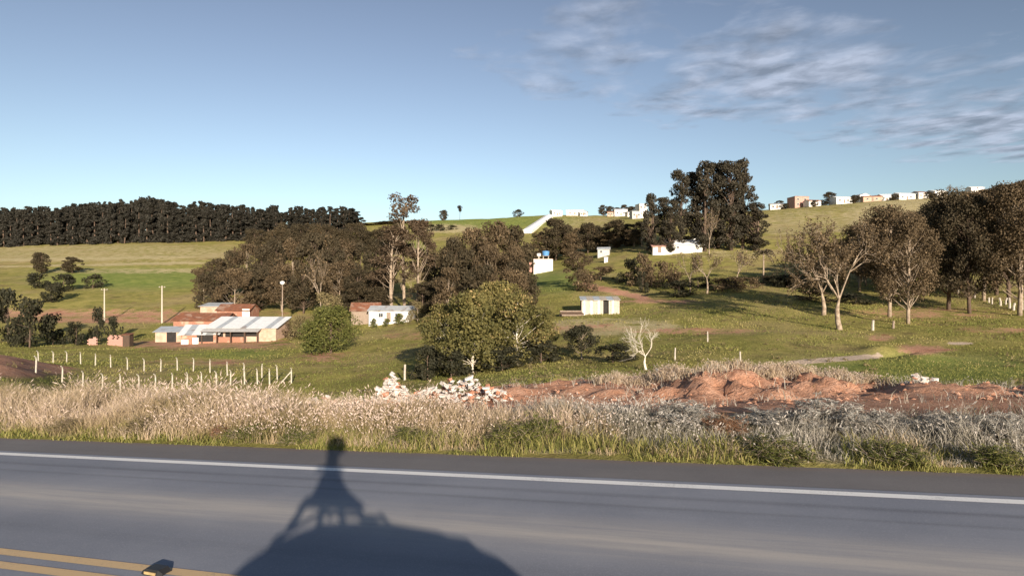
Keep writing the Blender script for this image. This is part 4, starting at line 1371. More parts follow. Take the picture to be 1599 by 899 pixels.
# --- wooden shack of upright boards
def shack():
    p = G(936, 98)
    t = link('board_shack', None, None, p, -.05)
    tag(t, 'small pale shack of upright boards with a dark doorway on the slope', 'shack')
    part(t, 'back_wall', 'wood', ((0, 1.6, .7), (5.6, .06, 2.6)), ((-2.8, 0, .7), (.06, 3.2, 2.6)), ((2.8, 0, .7), (.06, 3.2, 2.6)))
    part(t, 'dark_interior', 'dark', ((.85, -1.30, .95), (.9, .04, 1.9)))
    x = -2.8
    k = 0
    while x < 2.78:
        wd = .27
        if not (.45 < x + wd / 2 < 1.2):
            o = link('board', Geo().box((x + wd / 2, -1.62 + random.uniform(-.012, .012), .72 + random.uniform(-.05, .03)), (wd - .02, .04, 2.5)).mesh('board', ['wood_pale', 'white_wall', 'wood_pale', 'concrete'][k % 4]), t)
        x += wd; k += 1
    for i in range(6):
        g = Geo(); a = -3.0 + i * 1.0
        slab(g, [(a, -2.0, 1.98 + (i % 2) * .02), (a + 1.02, -2.0, 1.98 + (i % 2) * .02), (a + 1.02, 2.0, 2.5 + (i % 2) * .02), (a, 2.0, 2.5 + (i % 2) * .02)], .04)
        link('roof_sheet', g.mesh('roof_sheet', ['zinc_roof', 'wood_pale'][i % 2]), t)
shack()
p = G(893, 97)
t = link('wood_stack', None, None, p, .05)
tag(t, 'long dark heap of stacked timber left of the board shack', 'wood stack')
for r_ in range(4):
    for i in range(6 - r_):
        o = link('log', Geo().tube([(-1.7 + random.uniform(-.2, .2), (i - (6 - r_) / 2) * .24, .10 + r_ * .2), (1.7 + random.uniform(-.2, .2), (i - (6 - r_) / 2) * .24, .10 + r_ * .2)], .115, 8).mesh('log', 'wood_dark' if (i + r_) % 3 else 'wood'), t)
# --- white tin sheds
house('white_tin_shed', 'big bright white tin-roofed shed at the foot of the dark eucalyptus stand', 'shed', 1066, 186, 9.2, 7, 1.7, 1.5, 'gable_x', 'white_wall', 'white_roof', rz=.06, over=.5, sheets=9, windows=((-2.5, .9, .9, .7),))
house('white_tin_annex', 'small white annex with pinkish roof left of the bright white tin shed', 'shed', 1032, 184, 5.4, 5, 1.8, .8, 'gable_x', 'white_wall', 'pink_wall', rz=-.05, over=.4, doors=((-.8, 1.0, 1.6),))
house('round_end_shed', 'small white shed joined to the right of the bright white tin shed', 'shed', 1083, 190, 3.6, 5, 2.4, .8, 'gable_y', 'white_wall', 'white_roof', rz=.1, over=.2)
house('blue_grey_house', 'small blue-grey house half hidden among brown trees', 'house', 943, 200, 3.6, 4, 1.9, .7, 'gable_x', 'grey_wall', 'zinc_roof', rz=-.2, windows=((-.7, 1.2, .8, .8),), over=.25)
p = G(946, 182)
t = link('white_box_hut', None, None, p, 0)
tag(t, 'tiny white hut on the slope right below the blue-grey house', 'hut')
part(t, 'wall', 'white_wall', ((0, 0, .6), (1.0, 1.0, 1.6)))
part(t, 'roof', 'zinc_roof', ((0, 0, 1.45), (1.3, 1.3, .08), 0, .1))

# --- long white poultry shed on the ridge
A = G(824, 345); B = G(858, 425)
mid_ = (A + B) / 2
t = link('poultry_shed', None, None, A, 0)
tag(t, 'long low white poultry shed running diagonally up the ridge', 'shed')
Lv = B - A
ux = Vector((Lv.x, Lv.y, 0)).normalized(); uy = Vector((-ux.y, ux.x, 0))
nseg = 9
for k in range(nseg):
    g = Geo(); rg = Geo()
    c0 = Lv * (k / nseg); c1 = Lv * ((k + 1) / nseg)
    hw = 2.6
    def pt(c, side, z):
        return (c.x + uy.x * side, c.y + uy.y * side, c.z + z)
    V = [pt(c0, -hw, -1.5), pt(c1, -hw, -1.5), pt(c1, hw, -1.5), pt(c0, hw, -1.5), pt(c0, -hw, 1.6), pt(c1, -hw, 1.6), pt(c1, hw, 1.6), pt(c0, hw, 1.6), pt(c0, 0, 2.4), pt(c1, 0, 2.4)]
    g.add(V, [(0, 1, 5, 4), (2, 3, 7, 6), (1, 2, 6, 9, 5), (3, 0, 4, 8, 7)])
    link('wall', g.mesh('wall', 'white_wall'), t)
    slab(rg, [pt(c0, -hw - .4, 1.52), pt(c0, 0, 2.44), pt(c1, 0, 2.44), pt(c1, -hw - .4, 1.52)][::-1], .08)
    slab(rg, [pt(c0, 0, 2.44), pt(c0, hw + .4, 1.52), pt(c1, hw + .4, 1.52), pt(c1, 0, 2.44)][::-1], .08)
    link('roof_sheet', rg.mesh('roof_sheet', 'white_roof'), t)

# --- skyline houses, centre and right
SK = [
    (868, 445, 9, 6, 3.4, 1.0, 'gable_x', 'white_wall', 'white_roof', 'white house at the top end of the long diagonal poultry shed'),
    (898, 452, 15, 7, 3.0, .9, 'gable_x', 'white_wall', 'white_roof', 'long white skyline house right of the poultry shed'),
    (912, 446, 6, 5, 2.6, .7, 'gable_y', 'white_wall', 'tile_roof', 'small white house right beside the long white skyline house'),
    (953, 448, 5, 5, 2.8, .7, 'gable_x', 'cream_wall', 'tile_roof', 'small beige house left under the central skyline tree row'),
    (969, 452, 11, 7, 4.2, .8, 'gable_x', 'white_wall', 'white_roof', 'tall white house under the central skyline tree row'),
    (984, 440, 7, 5, 2.6, .7, 'gable_x', 'white_wall', 'zinc_roof', 'low white house right of the tall one under the tree row'),
    (1001, 395, 6, 7, 8.0, .6, 'flat', 'white_wall', 'concrete', 'tall narrow white building at the left edge of the dark eucalyptus stand'),
    (992, 380, 7, 5, 4.0, .7, 'mono', 'grey_wall', 'zinc_roof', 'grey-white building stepping down left of the tall narrow white one'),
    (1212, 366, 9, 6, 2.6, .8, 'gable_x', 'white_wall', 'zinc_roof', 'long low white house at the left end of the right skyline row'),
    (1246, 376, 11, 8, 6.2, .5, 'flat', 'pink_wall', 'brick_wall', 'two-storey flat-roofed brick house, tallest on the right skyline'),
    (1268, 368, 9, 6, 2.8, .9, 'gable_x', 'white_wall', 'tile_roof', 'white house just right below the two-storey brick house'),
    (1313, 372, 12, 7, 3.2, 1.0, 'gable_x', 'white_wall', 'white_roof', 'broad white house right of the square-crowned skyline tree'),
    (1345, 374, 9, 6, 4.0, 1.2, 'gable_y', 'white_wall', 'zinc_roof', 'white gable-fronted house in the middle of the right skyline'),
    (1360, 368, 12, 6, 2.6, .8, 'gable_x', 'cream_wall', 'tile_roof', 'long beige house in front of the white gable-fronted one'),
    (1382, 382, 8, 6, 3.6, 1.0, 'gable_x', 'white_wall', 'white_roof', 'small white skyline house left of the long white one'),
    (1410, 378, 13, 7, 3.4, 1.0, 'gable_x', 'white_wall', 'white_roof', 'long white house among the right skyline trees'),
    (1436, 381, 9, 6, 3.6, .9, 'gable_x', 'white_wall', 'tile_roof', 'white house second from the right end of the skyline row'),
    (1462, 384, 11, 7, 3.8, .9, 'gable_x', 'white_wall', 'white_roof', 'last white house of the skyline row before the hillside wood'),
    (1522, 385, 9, 6, 4.5, .9, 'gable_x', 'white_wall', 'white_roof', 'white house peeping through the hillside wood at right'),
]
for i, (px, Y, w, d, h, rise, rf, wm, rm, lb) in enumerate(SK):
    w_ = w; w = w * .8
    win = [(-w * .28, h * .52, 1.2, 1.1), (w * .22, h * .52, 1.2, 1.1)]
    if h > 5:
        win = [(x, z, 1.3, 1.2) for x in (-w * .28, w * .22) for z in (h * .28, h * .75)]
    house('skyline_house', lb, 'house', px, Y, w, d, h, rise, rf, wm, rm, rz=random.uniform(-.25, .25), windows=win, doors=((0, 1.0, 2.1),), group='houses on the skyline')

# ------------------------------------------------------------------ poles, posts and fences
def pole(name, label, px, Y, top, r, mat='concrete', lamp=False, cat='pole', arm=True):
    p = G(px, Y)
    h = EYE + (CY - top) / F * Y - p.z
    t = link(name, None, None, p)
    tag(t, label, cat)
    link('shaft', Geo().tube([(0, 0, -.4), (0, 0, h * .5), (0, 0, h)], [r * 1.25, r, r * .75], 10).mesh('shaft', mat), t)
    if arm:
        part(t, 'cross_arm', 'wood', ((0, 0, h - .35), (1.5, .1, .12)))
        for x in (-.65, 0, .65):
            link('insulator', Geo().tube([(x, 0, h - .29), (x, 0, h - .16)], .05, 8).mesh('insulator', 'lamp_white'), t)
    if lamp:
        g = Geo().tube([(0, 0, h - .1), (0, 0, h + .1), (0, 0, h + .35), (0, 0, h + .6), (0, 0, h + .72)], [.12, .38, .5, .36, .05], 12)
        link('lamp_globe', g.mesh('lamp_globe', 'lamp_white', True), t)
    return t


pole('utility_pole', 'pale concrete pole standing in the brown field, right of two', 253, 150, 446, .17)
pole('utility_pole', 'fainter concrete pole in the brown field, left of two', 163, 152, 450, .14)
pole('lamp_post', 'slim pole with a round white lamp left of the brown wood', 441, 128, 444, .12, 'wood', True, 'lamp post', False)

post_geo = Geo()
post_geo.tube([(0, 0, -.5), (0, 0, .7), (0, 0, 1.22), (.04, -.12, 1.44), (.06, -.30, 1.54)], [.075, .07, .065, .06, .045], 6)
post_me = post_geo.mesh('bent_post', 'concrete')
def fence_row(pts, label, group):
    for i, (px, Y) in enumerate(pts):
        p = G(px, Y)
        o = link('fence_post', post_me, None, p, random.uniform(-.2, .2))
        o.rotation_euler = (random.uniform(-.03, .03), random.uniform(-.03, .03), random.uniform(-.3, .3))
        tag(o, ORD[i] + ' from left, ' + label, 'fence post', group)
back = [60, 83, 104, 126, 149, 173, 199, 225, 251, 277, 302, 328, 355, 381, 409, 433]
fence_row([(px, 84 - (px - 60) * .046) for px in back], 'pale bent-topped concrete post in the back row of the fenced lot', 'back row of fence posts')
front = [56, 97, 129, 160, 188, 217, 243, 269, 292, 314, 338, 360, 382, 402, 421]
fence_row([(px, 58.5 + (px - 56) * .012) for px in front], 'pale bent-topped concrete post in the front row of the fenced lot', 'front row of fence posts')
# corner post with brace
p = G(455, 64)
t = link('corner_post', None, None, p)
tag(t, 'braced corner post at the right end of the fenced lot', 'fence post')
link('post', post_me, t)
link('brace', Geo().tube([(-1.1, -.2, -.1), (-.05, 0, 1.15)], .06, 6).mesh('brace', 'concrete'), t)
# fence wires strung between the posts
def wires(row, label):
    t = link('fence_wire', None, None, G(*row[0]))
    tag(t, label, 'fence wire')
    o = t.location
    for hgt in (.4, .8, 1.2):
        g = Geo()
        g.tube([tuple(G(px, Y) - o + Vector((0, -.09, hgt))) for px, Y in row], .006, 3, False)
        link('strand', g.mesh('strand', 'steel'), t)
wires([(px, 84 - (px - 60) * .046) for px in back] + [(455, 64)], 'three thin wires along the back row of concrete posts')
wires([(px, 58.5 + (px - 56) * .012) for px in front] + [(455, 64)], 'three thin wires along the front row of concrete posts')

def stub(px, Y, h, r, label, mat='wood_pale', group=None, cat='post', lean=.06):
    p = G(px, Y)
    g = Geo().tube([(0, 0, -.3), (0, 0, h * .5), (random.uniform(-lean, lean), 0, h)], [r * 1.1, r, r * .9], 7)
    o = link('wooden_post', g.mesh('wooden_post', mat), None, p)
    tag(o, label, cat, group)
stub(1363, 71, 1.15, .14, 'thick pale stump post in the pasture between the spreading tree and the pair')
stub(1395, 71, .85, .12, 'short brownish post right of the thick pale stump post', 'wood')
stub(1156, 47, 1.0, .06, 'thin pale stake in the pasture above the dirt bank')
stub(1054, 52, 1.0, .06, 'thin pale stake right of the white bare tree')
stub(1105, 62, 1.0, .06, 'thin pale stake in the middle of the green pasture')
stub(632, 60, 1.5, .10, 'pale fence post at the left edge of the central thicket')
for i in range(13):
    f = i / 12
    stub(1500 + 102 * f + random.uniform(-4, 4), 104 - 20 * f + random.uniform(-1.5, 1.5), random.uniform(.6, 1.5), random.uniform(.08, .16), ORD[i] + ' pale wooden picket from left in the broken row under the dark right trees', 'wood_pale', 'broken picket row', lean=.25)

# ------------------------------------------------------------------ rubble heaps
def chunk_mesh(seed, mat):
    R = np.random.default_rng(seed)
    g = Geo()
    ph = np.array([(x, y, z) for x in (-1, 1) for y in (-1, 1) for z in (-1, 1)], float)
    ph *= R.uniform(.45, 1.2, size=(8, 3)) * np.array([R.uniform(.9, 1.7), R.uniform(.5, 1), R.uniform(.2, .7)])
    g.add(ph, [(0, 1, 3, 2), (4, 6, 7, 5), (0, 4, 5, 1), (2, 3, 7, 6), (0, 2, 6, 4), (1, 5, 7, 3)])
    return g.mesh('chunk', mat)
chunks = [chunk_mesh(i, 'rubble') for i in range(7)] + [chunk_mesh(20 + i, 'brick_piece') for i in range(2)]
def heap(name, label, px, Y, rx, ry, h, n, size):
    p = G(px, Y)
    t = link(name, None, None, p)
    tag(t, label, 'rubble heap', 'rubble heaps')
    for i in range(n):
        a = random.random() * 6.283; q = math.sqrt(random.random())
        x, y = rx * q * math.cos(a), ry * q * math.sin(a)
        z = gz(p.x + x, p.y + y) - p.z + h * (1 - q ** 1.3) * random.uniform(.35, 1.0)
        o = link('chunk', random.choice(chunks), t)
        o.location = (x, y, z)
        s_ = size * random.uniform(.5, 1.3)
        o.scale = (s_, s_, s_)
        o.rotation_euler = (random.uniform(-.6, .6), random.uniform(-.6, .6), random.random() * 6.28)
heap('rubble_heap', 'tall jagged heap of white rubble left of the central thicket', 613, 21.5, .75, .6, 1.15, 220, .085)
heap('rubble_heap', 'broad white rubble heap below the pale trunk of the thicket', 712, 19.5, 1.7, .8, .80, 290, .075)
heap('rubble_heap', 'flat scatter of whitish rubble left of the tall jagged heap', 530, 21, 1.9, .8, .45, 200, .07)
heap('rubble_heap', 'small white rubble scatter in front of the white bare tree', 1025, 23.5, .7, .4, .15, 24, .09)
heap('rubble_heap', 'small white rubble patch on the dark red cut at right', 1436, 20.5, .5, .3, .22, 22, .09)

# ------------------------------------------------------------------ grasses
def blade_mesh(name, P, Hh, lean, az, wid, var, mat, plume=None):
    """P (n,3) roots; bent blades of two segments; optional fluffy heads"""
    n_ = len(P)
    d = np.stack([np.cos(az), np.sin(az), np.zeros(n_)], -1)
    fa = rng.random(n_) * 6.283
    sd_ = np.stack([np.cos(fa), np.sin(fa), np.zeros(n_)], -1) * (wid / 2)[:, None]
    midp = P + np.array([0, 0, 1.0]) * (Hh * .58)[:, None] + d * (lean * Hh * .30)[:, None]
    tip = P + np.array([0, 0, 1.0]) * (Hh * np.sqrt(np.maximum(.1, 1 - (lean * .7) ** 2)))[:, None] + d * (lean * Hh)[:, None]
    V = np.stack([P - sd_, P + sd_, midp + sd_ * .8, midp - sd_ * .8, tip], 1).reshape(-1, 3)
    base = np.arange(n_)[:, None] * 5
    q = (base + np.array([0, 1, 2, 3])); t3 = (base + np.array([3, 2, 4]))
    loops = [q.reshape(-1), t3.reshape(-1)]
    tot = [np.full(n_, 4), np.full(n_, 3)]
    vv = np.repeat(var, 5)
    if plume is not None:
        idx_ = np.nonzero(plume)[0]
        k = len(idx_)
        ax = (tip - midp)[idx_]; ax /= np.linalg.norm(ax, axis=1)[:, None] + 1e-9
        L = (.06 + .09 * rng.random(k)) * (Hh[idx_] / .8)
        r_ = .006 + .009 * rng.random(k)
        for q_ in range(2):
            a_ = rng.normal(size=(k, 3)); a_ -= ax * (a_ * ax).sum(1)[:, None]; a_ /= np.linalg.norm(a_, axis=1)[:, None] + 1e-9
            c_ = tip[idx_]
            pv = np.stack([c_ - ax * (L * .9)[:, None], c_ - ax * (L * .3)[:, None] + a_ * r_[:, None], c_ + ax * (L * .25)[:, None], c_ - ax * (L * .3)[:, None] - a_ * r_[:, None]], 1).reshape(-1, 3)
            b0 = len(V)
            V = np.concatenate([V, pv])
            loops.append((b0 + np.arange(k * 4)))
            tot.append(np.full(k, 4))
            vv = np.concatenate([vv, np.repeat(.86 + .14 * rng.random(k), 4)])
    me = bpy.data.meshes.new(name)
    me.vertices.add(len(V)); me.vertices.foreach_set('co', V.reshape(-1).astype(np.float32))
    lp = np.concatenate(loops).astype(np.int32); tt = np.concatenate(tot).astype(np.int32)
    me.loops.add(len(lp)); me.loops.foreach_set('vertex_index', lp)
    me.polygons.add(len(tt))
    me.polygons.foreach_set('loop_start', np.concatenate([[0], np.cumsum(tt)[:-1]]).astype(np.int32))
    me.polygons.foreach_set('loop_total', tt)
    a = me.attributes.new('var', 'FLOAT', 'POINT')
    a.data.foreach_set('value', vv.astype(np.float32))
    me.materials.append(mat)
    me.update()
    return me


def grassmat(name, stops, transl=.3):
    m, n, l, b, out = newmat(name)
    at = nattr(n, 'var')
    r = n.new('ShaderNodeValToRGB')
    e = r.color_ramp.elements
    e[0].position = stops[0][0]; e[0].color = (*stops[0][1], 1)
    e[1].position = stops[-1][0]; e[1].color = (*stops[-1][1], 1)
    for p_, c_ in stops[1:-1]:
        q = e.new(p_); q.color = (*c_, 1)
    l.new(at.outputs['Fac'], r.inputs[0])
    l.new(r.outputs[0], b.inputs['Base Color'])
    b.inputs['Roughness'].default_value = .75
    tr = n.new('ShaderNodeBsdfTranslucent')
    l.new(r.outputs[0], tr.inputs['Color'])
    mx = n.new('ShaderNodeMixShader')
    mx.inputs[0].default_value = transl
    l.new(b.outputs[0], mx.inputs[1]); l.new(tr.outputs[0], mx.inputs[2])
    l.new(mx.outputs[0], out.inputs['Surface'])
    return m


dry_m = grassmat('dry_grass_blades', [(0, (.14, .13, .05)), (.18, (.26, .21, .10)), (.45, (.42, .32, .20)), (.8, (.56, .45, .33)), (.86, (.60, .47, .40)), (1, (.68, .57, .49))])
grey_m = grassmat('grey_grass_blades', [(0, (.16, .15, .09)), (.3, (.30, .27, .21)), (.8, (.50, .46, .40)), (.86, (.52, .47, .43)), (1, (.62, .57, .51))])
green_m = grassmat('green_grass_blades', [(0, (.09, .105, .026)), (.5, (.20, .21, .055)), (.8, (.32, .28, .095)), (1, (.40, .33, .17))])


def scatter_sw(n_, s0, s1, w0, w1, clump=7, spread=.10):
    k = n_ // clump
    cs = rng.uniform(s0, s1, k); cw = rng.uniform(w0, w1, k)
    s = np.repeat(cs, clump) + rng.normal(size=k * clump) * spread
    w = np.maximum(np.repeat(cw, clump) + rng.normal(size=k * clump) * spread, w0)
    hv = np.repeat(rng.random(k), clump)
    x, y = xy(s, w)
    return x, y, s, w, hv


def pxof(x, y):
    return CX + F * x / np.maximum(y, 1)


def make_dry(n_, name, mat, label, side):
    x, y, s, w, hv = scatter_sw(n_, -36, 14, 10.35, 15.6)
    px = pxof(x, y)
    wmax = np.interp(px, [0, 400, 520, 1000, 1600], [15.8, 15.2, 13.8, 13.4, 13.0]) + (fbm(x * .7, y * .7, 3) - .5) * 2.2
    mixv = fbm(x * .35 + 40, y * .5, 3) + (px - 1000) / 1600.0
    keep = (w < wmax) & ((mixv > .52) if side else (mixv <= .56))
    bare = fbm(x * 1.1 + 7, y * 1.1, 3)
    keep &= bare > .36
    x, y, s, w, hv = x[keep], y[keep], s[keep], w[keep], hv[keep]
    z = ground_z(x, y)
    hf = np.interp(pxof(x, y), [0, 200, 420, 560, 1000, 1250, 1600], [.66, .70, .64, .42, .40, .46, .48])
    hgt = hf * (.15 + 1.35 * fbm(x * .8 + 3, y * .8, 3)) * (.55 + .6 * rng.random(len(x))) * (.75 + .5 * hv) * (.35 + .65 * sstep(w, 10.3, 11.6)) * 1.15
    k = len(x)
    me = blade_mesh(name, np.stack([x, y, z - .02], -1), hgt, .25 + .55 * rng.random(k), rng.random(k) * 6.283, .006 + .008 * rng.random(k), np.clip(hv * .35 + .30 * rng.random(k) + (fbm(x * .5 + 90, y * .7, 3) - .42) * 1.1, 0, .84), mat, plume=(rng.random(k) < .5 * np.clip(fbm(x * .4 + 30, y * .6, 2) * 2.4 - .7, .05, 1)) & (hgt > .25))
    o = link(name, me)
    tag(o, label, None, None, 'stuff')
    o['category'] = 'grass'


make_dry(150000, 'dry_grass', dry_m, 'tall dry straw-coloured plumed grass along the far verge', 0)
make_dry(110000, 'grey_grass', grey_m, 'pale grey dried grass along the right part of the verge', 1)
# green fringe next to the asphalt
x, y, s, w, hv = scatter_sw(46000, -36, 14, 10.02, 11.6)
px = pxof(x, y)
dn = fbm(x * .9 + 20, y * .9, 3)
keep = (dn > .38) & (w < 10.35 + 1.6 * dn)
x, y, hv, w = x[keep], y[keep], hv[keep], w[keep]
k = len(x)
hgt = (.10 + .30 * rng.random(k) * fbm(x * 1.3, y * 1.3, 2)) * (.6 + .8 * hv) * (.45 + .55 * sstep(w, 10, 10.6))
me = blade_mesh('green_verge_grass', np.stack([x, y, ground_z(x, y) - .01], -1), hgt, .3 + .6 * rng.random(k), rng.random(k) * 6.283, .007 + .010 * rng.random(k), np.clip(hv * .6 + .4 * rng.random(k), 0, 1), green_m)
o = link('green_verge_grass', me); tag(o, 'short green grass fringe at the edge of the paved shoulder', 'grass', None, 'stuff')
# straw on the spoil bank and the slope behind the verge
N = 42000
px = rng.uniform(-150, 1750, N); Y = rng.uniform(15, 34, N)
px = np.repeat(px[::6], 6) + rng.normal(size=N) * 5; Y = np.repeat(Y[::6], 6) + rng.normal(size=N) * .09
x = (px - CX) / F * Y; y = Y
s, w = sw(x, y)
dn = fbm(x * .55 + 60, y * .55, 3)
crest = np.exp(-((Y - np.interp(px, [900, 1050, 1200, 1400, 1600], [24, 23.5, 23, 22.5, 22])) / 1.3) ** 2) * sstep(px, 930, 1050) * (1 - .6 * sstep(px, 1300, 1420))
prob = np.clip(.02 + (dn - .52) * 1.6, 0, .5) + .85 * crest + .5 * (1 - sstep(px, 330, 480))
keep = (w > 13.6) & (rng.random(N) < prob)
x, y = x[keep], y[keep]; k = len(x)
hgt = (.12 + .26 * rng.random(k)) * (.5 + .9 * fbm(x * .9, y * .9, 2))
me = blade_mesh('spoil_bank_grass', np.stack([x, y, ground_z(x, y) - .02], -1), hgt, .25 + .55 * rng.random(k), rng.random(k) * 6.283, .010 + .012 * rng.random(k), np.clip(.3 + .5 * rng.random(k), 0, .84), grey_m, plume=rng.random(k) < .35)
o = link('spoil_bank_grass', me); tag(o, 'pale dry grass growing on the red spoil bank behind the verge', 'grass', None, 'stuff')
# thick straw along the crest of the spoil bank
N = 26000
px = rng.uniform(930, 1420, N // 5).repeat(5) + rng.normal(size=N // 5 * 5) * 4
Y = np.interp(px, [930, 1050, 1200, 1420], [25.5, 23.6, 23.0, 22.5]) + rng.normal(size=len(px)) * .75
x = (px - CX) / F * Y; y = Y
keep = rng.random(len(px)) < np.clip(fbm(x * .9 + 12, y * .9, 3) * 2.6 - .75, 0, 1) * (1 - .6 * sstep(px, 1300, 1420))
x, y = x[keep], y[keep]; k = len(x)
me = blade_mesh('bank_crest_straw', np.stack([x, y, ground_z(x, y) - .02], -1), .12 + .30 * rng.random(k), .4 + .55 * rng.random(k), rng.random(k) * 6.283, .012 + .014 * rng.random(k), np.clip(.45 + .4 * rng.random(k), 0, .84), dry_m, plume=rng.random(k) < .4)
o = link('bank_crest_straw', me); tag(o, 'thick pale straw lying along the crest of the red spoil bank', 'grass', None, 'stuff')
# scattered low weeds in the pasture
R = np.random.default_rng(77)
g = Geo()
n_w = 900
px = R.uniform(-60, 1660, n_w); Y = np.exp(R.uniform(math.log(30), math.log(125), n_w))
x = (px - CX) / F * Y
keep = fbm(x * .10 + 31, Y * .10, 3) + .25 * np.exp(-((px - 1000) / 250) ** 2) > .50
x, Y = x[keep], Y[keep]
z = ground_z(x, Y)
for i in range(len(x)):
    k = 26
    r_ = R.uniform(.15, .55)
    d = R.normal(size=(k, 3)); d[:, 2] = np.abs(d[:, 2]) * .6
    d /= np.linalg.norm(d, axis=1)[:, None] + 1e-9
    P = np.array([x[i], Y[i], z[i]]) + d * (r_ * R.random((k, 1)) ** .5)
    nrm = R.normal(size=(k, 3)); nrm /= np.linalg.norm(nrm, axis=1)[:, None]
    a = np.cross(nrm, R.normal(size=(k, 3))); a /= np.linalg.norm(a, axis=1)[:, None]
    sz = .05 + .09 * R.random(k)
    g.quads(P, a * sz[:, None], np.cross(nrm, a) * (sz * .5)[:, None], np.clip(R.random(k) * .5 + R.random() * .5, 0, 1))
o = link('pasture_weeds', g.mesh('pasture_weeds', 'leaf_olive')); tag(o, 'low weeds scattered over the pasture', 'weeds', None, 'stuff')
# pasture tussocks
N = 240000
px = rng.uniform(-120, 1720, N); Y = np.exp(rng.uniform(math.log(27), math.log(150), N))
x = (px - CX) / F * Y; y = Y
z = ground_z(x, y)
so, dr, pa, lu = zones(x, y, z)
dn = fbm(x * .22 + 11, y * .22, 4)
keep = (so < .5) & (pa < .4) & (rng.random(N) < np.clip((dn - .30) * 3.0, .12, 1))
x, y, z, dn = x[keep], y[keep], z[keep], dn[keep]; k = len(x)
hgt = (.05 + .17 * rng.random(k) ** 2) * (.6 + .9 * dn) * np.clip(y / 60, .7, 1.5)
me = blade_mesh('pasture_grass', np.stack([x, y, z - .02], -1), hgt, .4 + .6 * rng.random(k), rng.random(k) * 6.283, (.03 + .06 * rng.random(k)) * np.clip(y / 60, .6, 1.6), np.clip(.30 + .40 * rng.random(k) + (fbm(x * .13 + 5, y * .13, 3) - .5) * 1.2, 0, .95), green_m)
o = link('pasture_grass', me); tag(o, 'rough tussocky grass of the pasture and fenced lot', 'grass', None, 'stuff')
# clods and stones on the bare soil
R = np.random.default_rng(5)
g = Geo()
N = 2600
px = R.uniform(-60, 1680, N); Y = R.uniform(15.5, 29, N)
x = (px - CX) / F * Y
s, w = sw(x, Y)
ok = w > 13.6
x, Y = x[ok], Y[ok]
z = ground_z(x, Y)
oct_ = np.array([(1, 0, 0), (0, 1, 0), (-1, 0, 0), (0, -1, 0), (0, 0, 1), (0, 0, -1)], float)
of = [(0, 1, 4), (1, 2, 4), (2, 3, 4), (3, 0, 4), (1, 0, 5), (2, 1, 5), (3, 2, 5), (0, 3, 5)]
for i in range(len(x)):
    r_ = .015 + .075 * R.random() ** 3
    g.add(np.array([x[i], Y[i], z[i] + r_ * .2]) + oct_ * R.uniform(.6, 1.3, (6, 1)) * np.array([1, 1, .7]) * r_, of)
M['clod'] = plain('soil_clod', (.40, .20, .125), (.50, .29, .20), 2.0, .95, .01)
o = link('soil_clods', g.mesh('soil_clods', 'clod')); tag(o, 'clods of red earth strewn over the bare spoil strip', 'soil', None, 'stuff')

# dry grey shrubs on the verge
def verge_bush(seed, H, Wd, leaf, nl=1500):
    R = np.random.default_rng(seed)
    tr = Geo(); cr = Geo()
    tips = []
    for i in range(46):
        a = R.random() * 6.283; q = math.sqrt(R.random())
        e_ = np.array([Wd / 2 * q * math.cos(a), Wd / 2 * q * math.sin(a), H * (1 - .65 * q * q) * R.uniform(.65, 1)])
        pts = curve((R.normal() * .05, R.normal() * .05, -.05), e_, R, .12, 5)
        tr.tube(pts, np.linspace(.012, .004, 5), 3, False)
        for j in range(5):
            st = pts[R.integers(2, 5)]
            e2 = st + R.normal(size=3) * .13 + np.array([0, 0, .07])
            tr.tube([st, (st + e2) / 2 + R.normal(size=3) * .01, e2], [.005, .004, .002], 3, False)
            tips.append((st, e2))
    i = R.integers(0, len(tips), nl)
    P0 = np.array([t_[0] for t_ in tips]); P1 = np.array([t_[1] for t_ in tips])
    P = P0[i] + (P1[i] - P0[i]) * R.random((nl, 1)) * 1.2 + R.normal(size=(nl, 3)) * .025
    P[:, 2] = np.maximum(P[:, 2], .02)
    nrm = R.normal(size=(nl, 3)); nrm /= np.linalg.norm(nrm, axis=1)[:, None]
    a = np.cross(nrm, R.normal(size=(nl, 3))); a /= np.linalg.norm(a, axis=1)[:, None]
    sz = .035 + .045 * R.random(nl)
    cr.quads(P, a * sz[:, None], np.cross(nrm, a) * (sz * .16)[:, None], R.random(nl))
    return tr.mesh('stems', 'wood', False), cr.mesh('foliage', leaf)


vb_grey = [verge_bush(300 + i, .9, 1.2, 'leaf_grey', 5200) for i in range(3)]
vb_rust = verge_bush(310, .8, .7, 'leaf_rust', 2600)
vb_dark = [verge_bush(320 + i, .6, .8, 'leaf_olive', 3000) for i in range(2)]
vb_green = [verge_bush(330 + i, .5, .8, 'leaf_green', 3200) for i in range(2)]
def vbush(proto_, H, Wd, px, w_, top, wpx, label, name='verge_shrub'):
    # stand on the verge at distance w_ from the road axis, in the direction px
    tx = (px - CX) / F
    Y = w_ / (tx * WX + WY)
    p = G(px, Y)
    h = max(.25, EYE + (CY - top) / F * Y - p.z)
    t = link(name, None, None, (p.x, p.y, p.z - .01), random.random() * 6.28)
    t.scale = (wpx / F * Y / Wd, wpx / F * Y / Wd, h / H)
    tag(t, label, 'shrub', 'shrubs on the verge')
    link('stems', proto_[0], t); link('foliage', proto_[1], t)
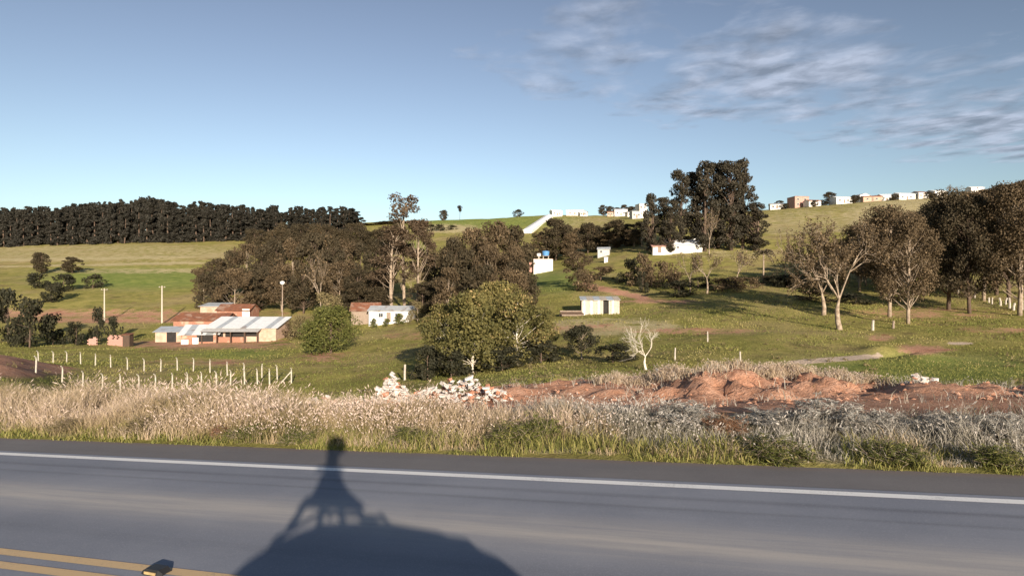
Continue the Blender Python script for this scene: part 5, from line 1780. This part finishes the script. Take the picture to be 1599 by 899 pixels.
for i, (px, w_, top, wpx, lb) in enumerate([
        (1068, 12.4, 624, 110, 'grey dried shrub left of the rust-brown one on the verge'),
        (1215, 12.8, 636, 120, 'grey dried shrub right of the rust-brown one on the verge'),
        (1290, 12.6, 622, 130, 'broad silvery dried shrub in the middle of the right verge'),
        (1375, 12.4, 640, 100, 'silvery dried shrub right of the broad one on the verge'),
        (1480, 12.2, 640, 100, 'grey twiggy shrub second from the right border on the verge'),
        (1565, 11.9, 642, 90, 'grey twiggy shrub at the right border on the verge'),
        (960, 13.2, 632, 110, 'bluish grey shrub behind the yellow grass in mid verge'),
        (860, 13.4, 634, 120, 'bluish grey shrub left of the similar one in mid verge')]):
    vbush(vb_grey[i % 3], .9, 1.2, px, w_, top, wpx, lb)
vbush(vb_rust, .8, .7, 1132, 12.0, 648, 60, 'rust-brown dried shrub between two grey ones on the right verge')
vbush(vb_rust, .8, .7, 345, 10.7, 676, 34, 'small rust-brown tuft at the edge of the shoulder left of the shadow')
for i, (px, w_, top, wpx, lb) in enumerate([
        (222, 10.7, 652, 56, 'dark olive weed clump by the shoulder at left'),
        (105, 10.9, 655, 50, 'olive weed clump near the left end of the shoulder edge'),
        (60, 14.5, 612, 40, 'dark olive clump in the tall grass at far left')]):
    vbush(vb_dark[i % 2], .6, .8, px, w_, top, wpx, lb)
for i, (px, w_, top, wpx, lb) in enumerate([
        (385, 10.6, 672, 60, 'green weed clump by the shoulder left of the mast shadow'),
        (800, 10.9, 668, 80, 'bright green weed clump by the shoulder in mid picture'),
        (845, 11.4, 652, 60, 'green weed clump just behind the bright one in mid picture'),
        (1215, 10.6, 706, 110, 'low green weed patch by the shoulder right of the rust-brown shrub'),
        (1395, 10.6, 712, 90, 'low green weed patch by the shoulder further right'),
        (1560, 10.5, 712, 80, 'low green weed patch by the shoulder at the right border'),
        (465, 10.5, 674, 50, 'green weed clump at the left foot of the mast shadow head'),
        (640, 10.8, 672, 60, 'green weed clump right of the mast shadow head')]):
    vbush(vb_green[i % 2], .5, .8, px, w_, top, wpx, lb)
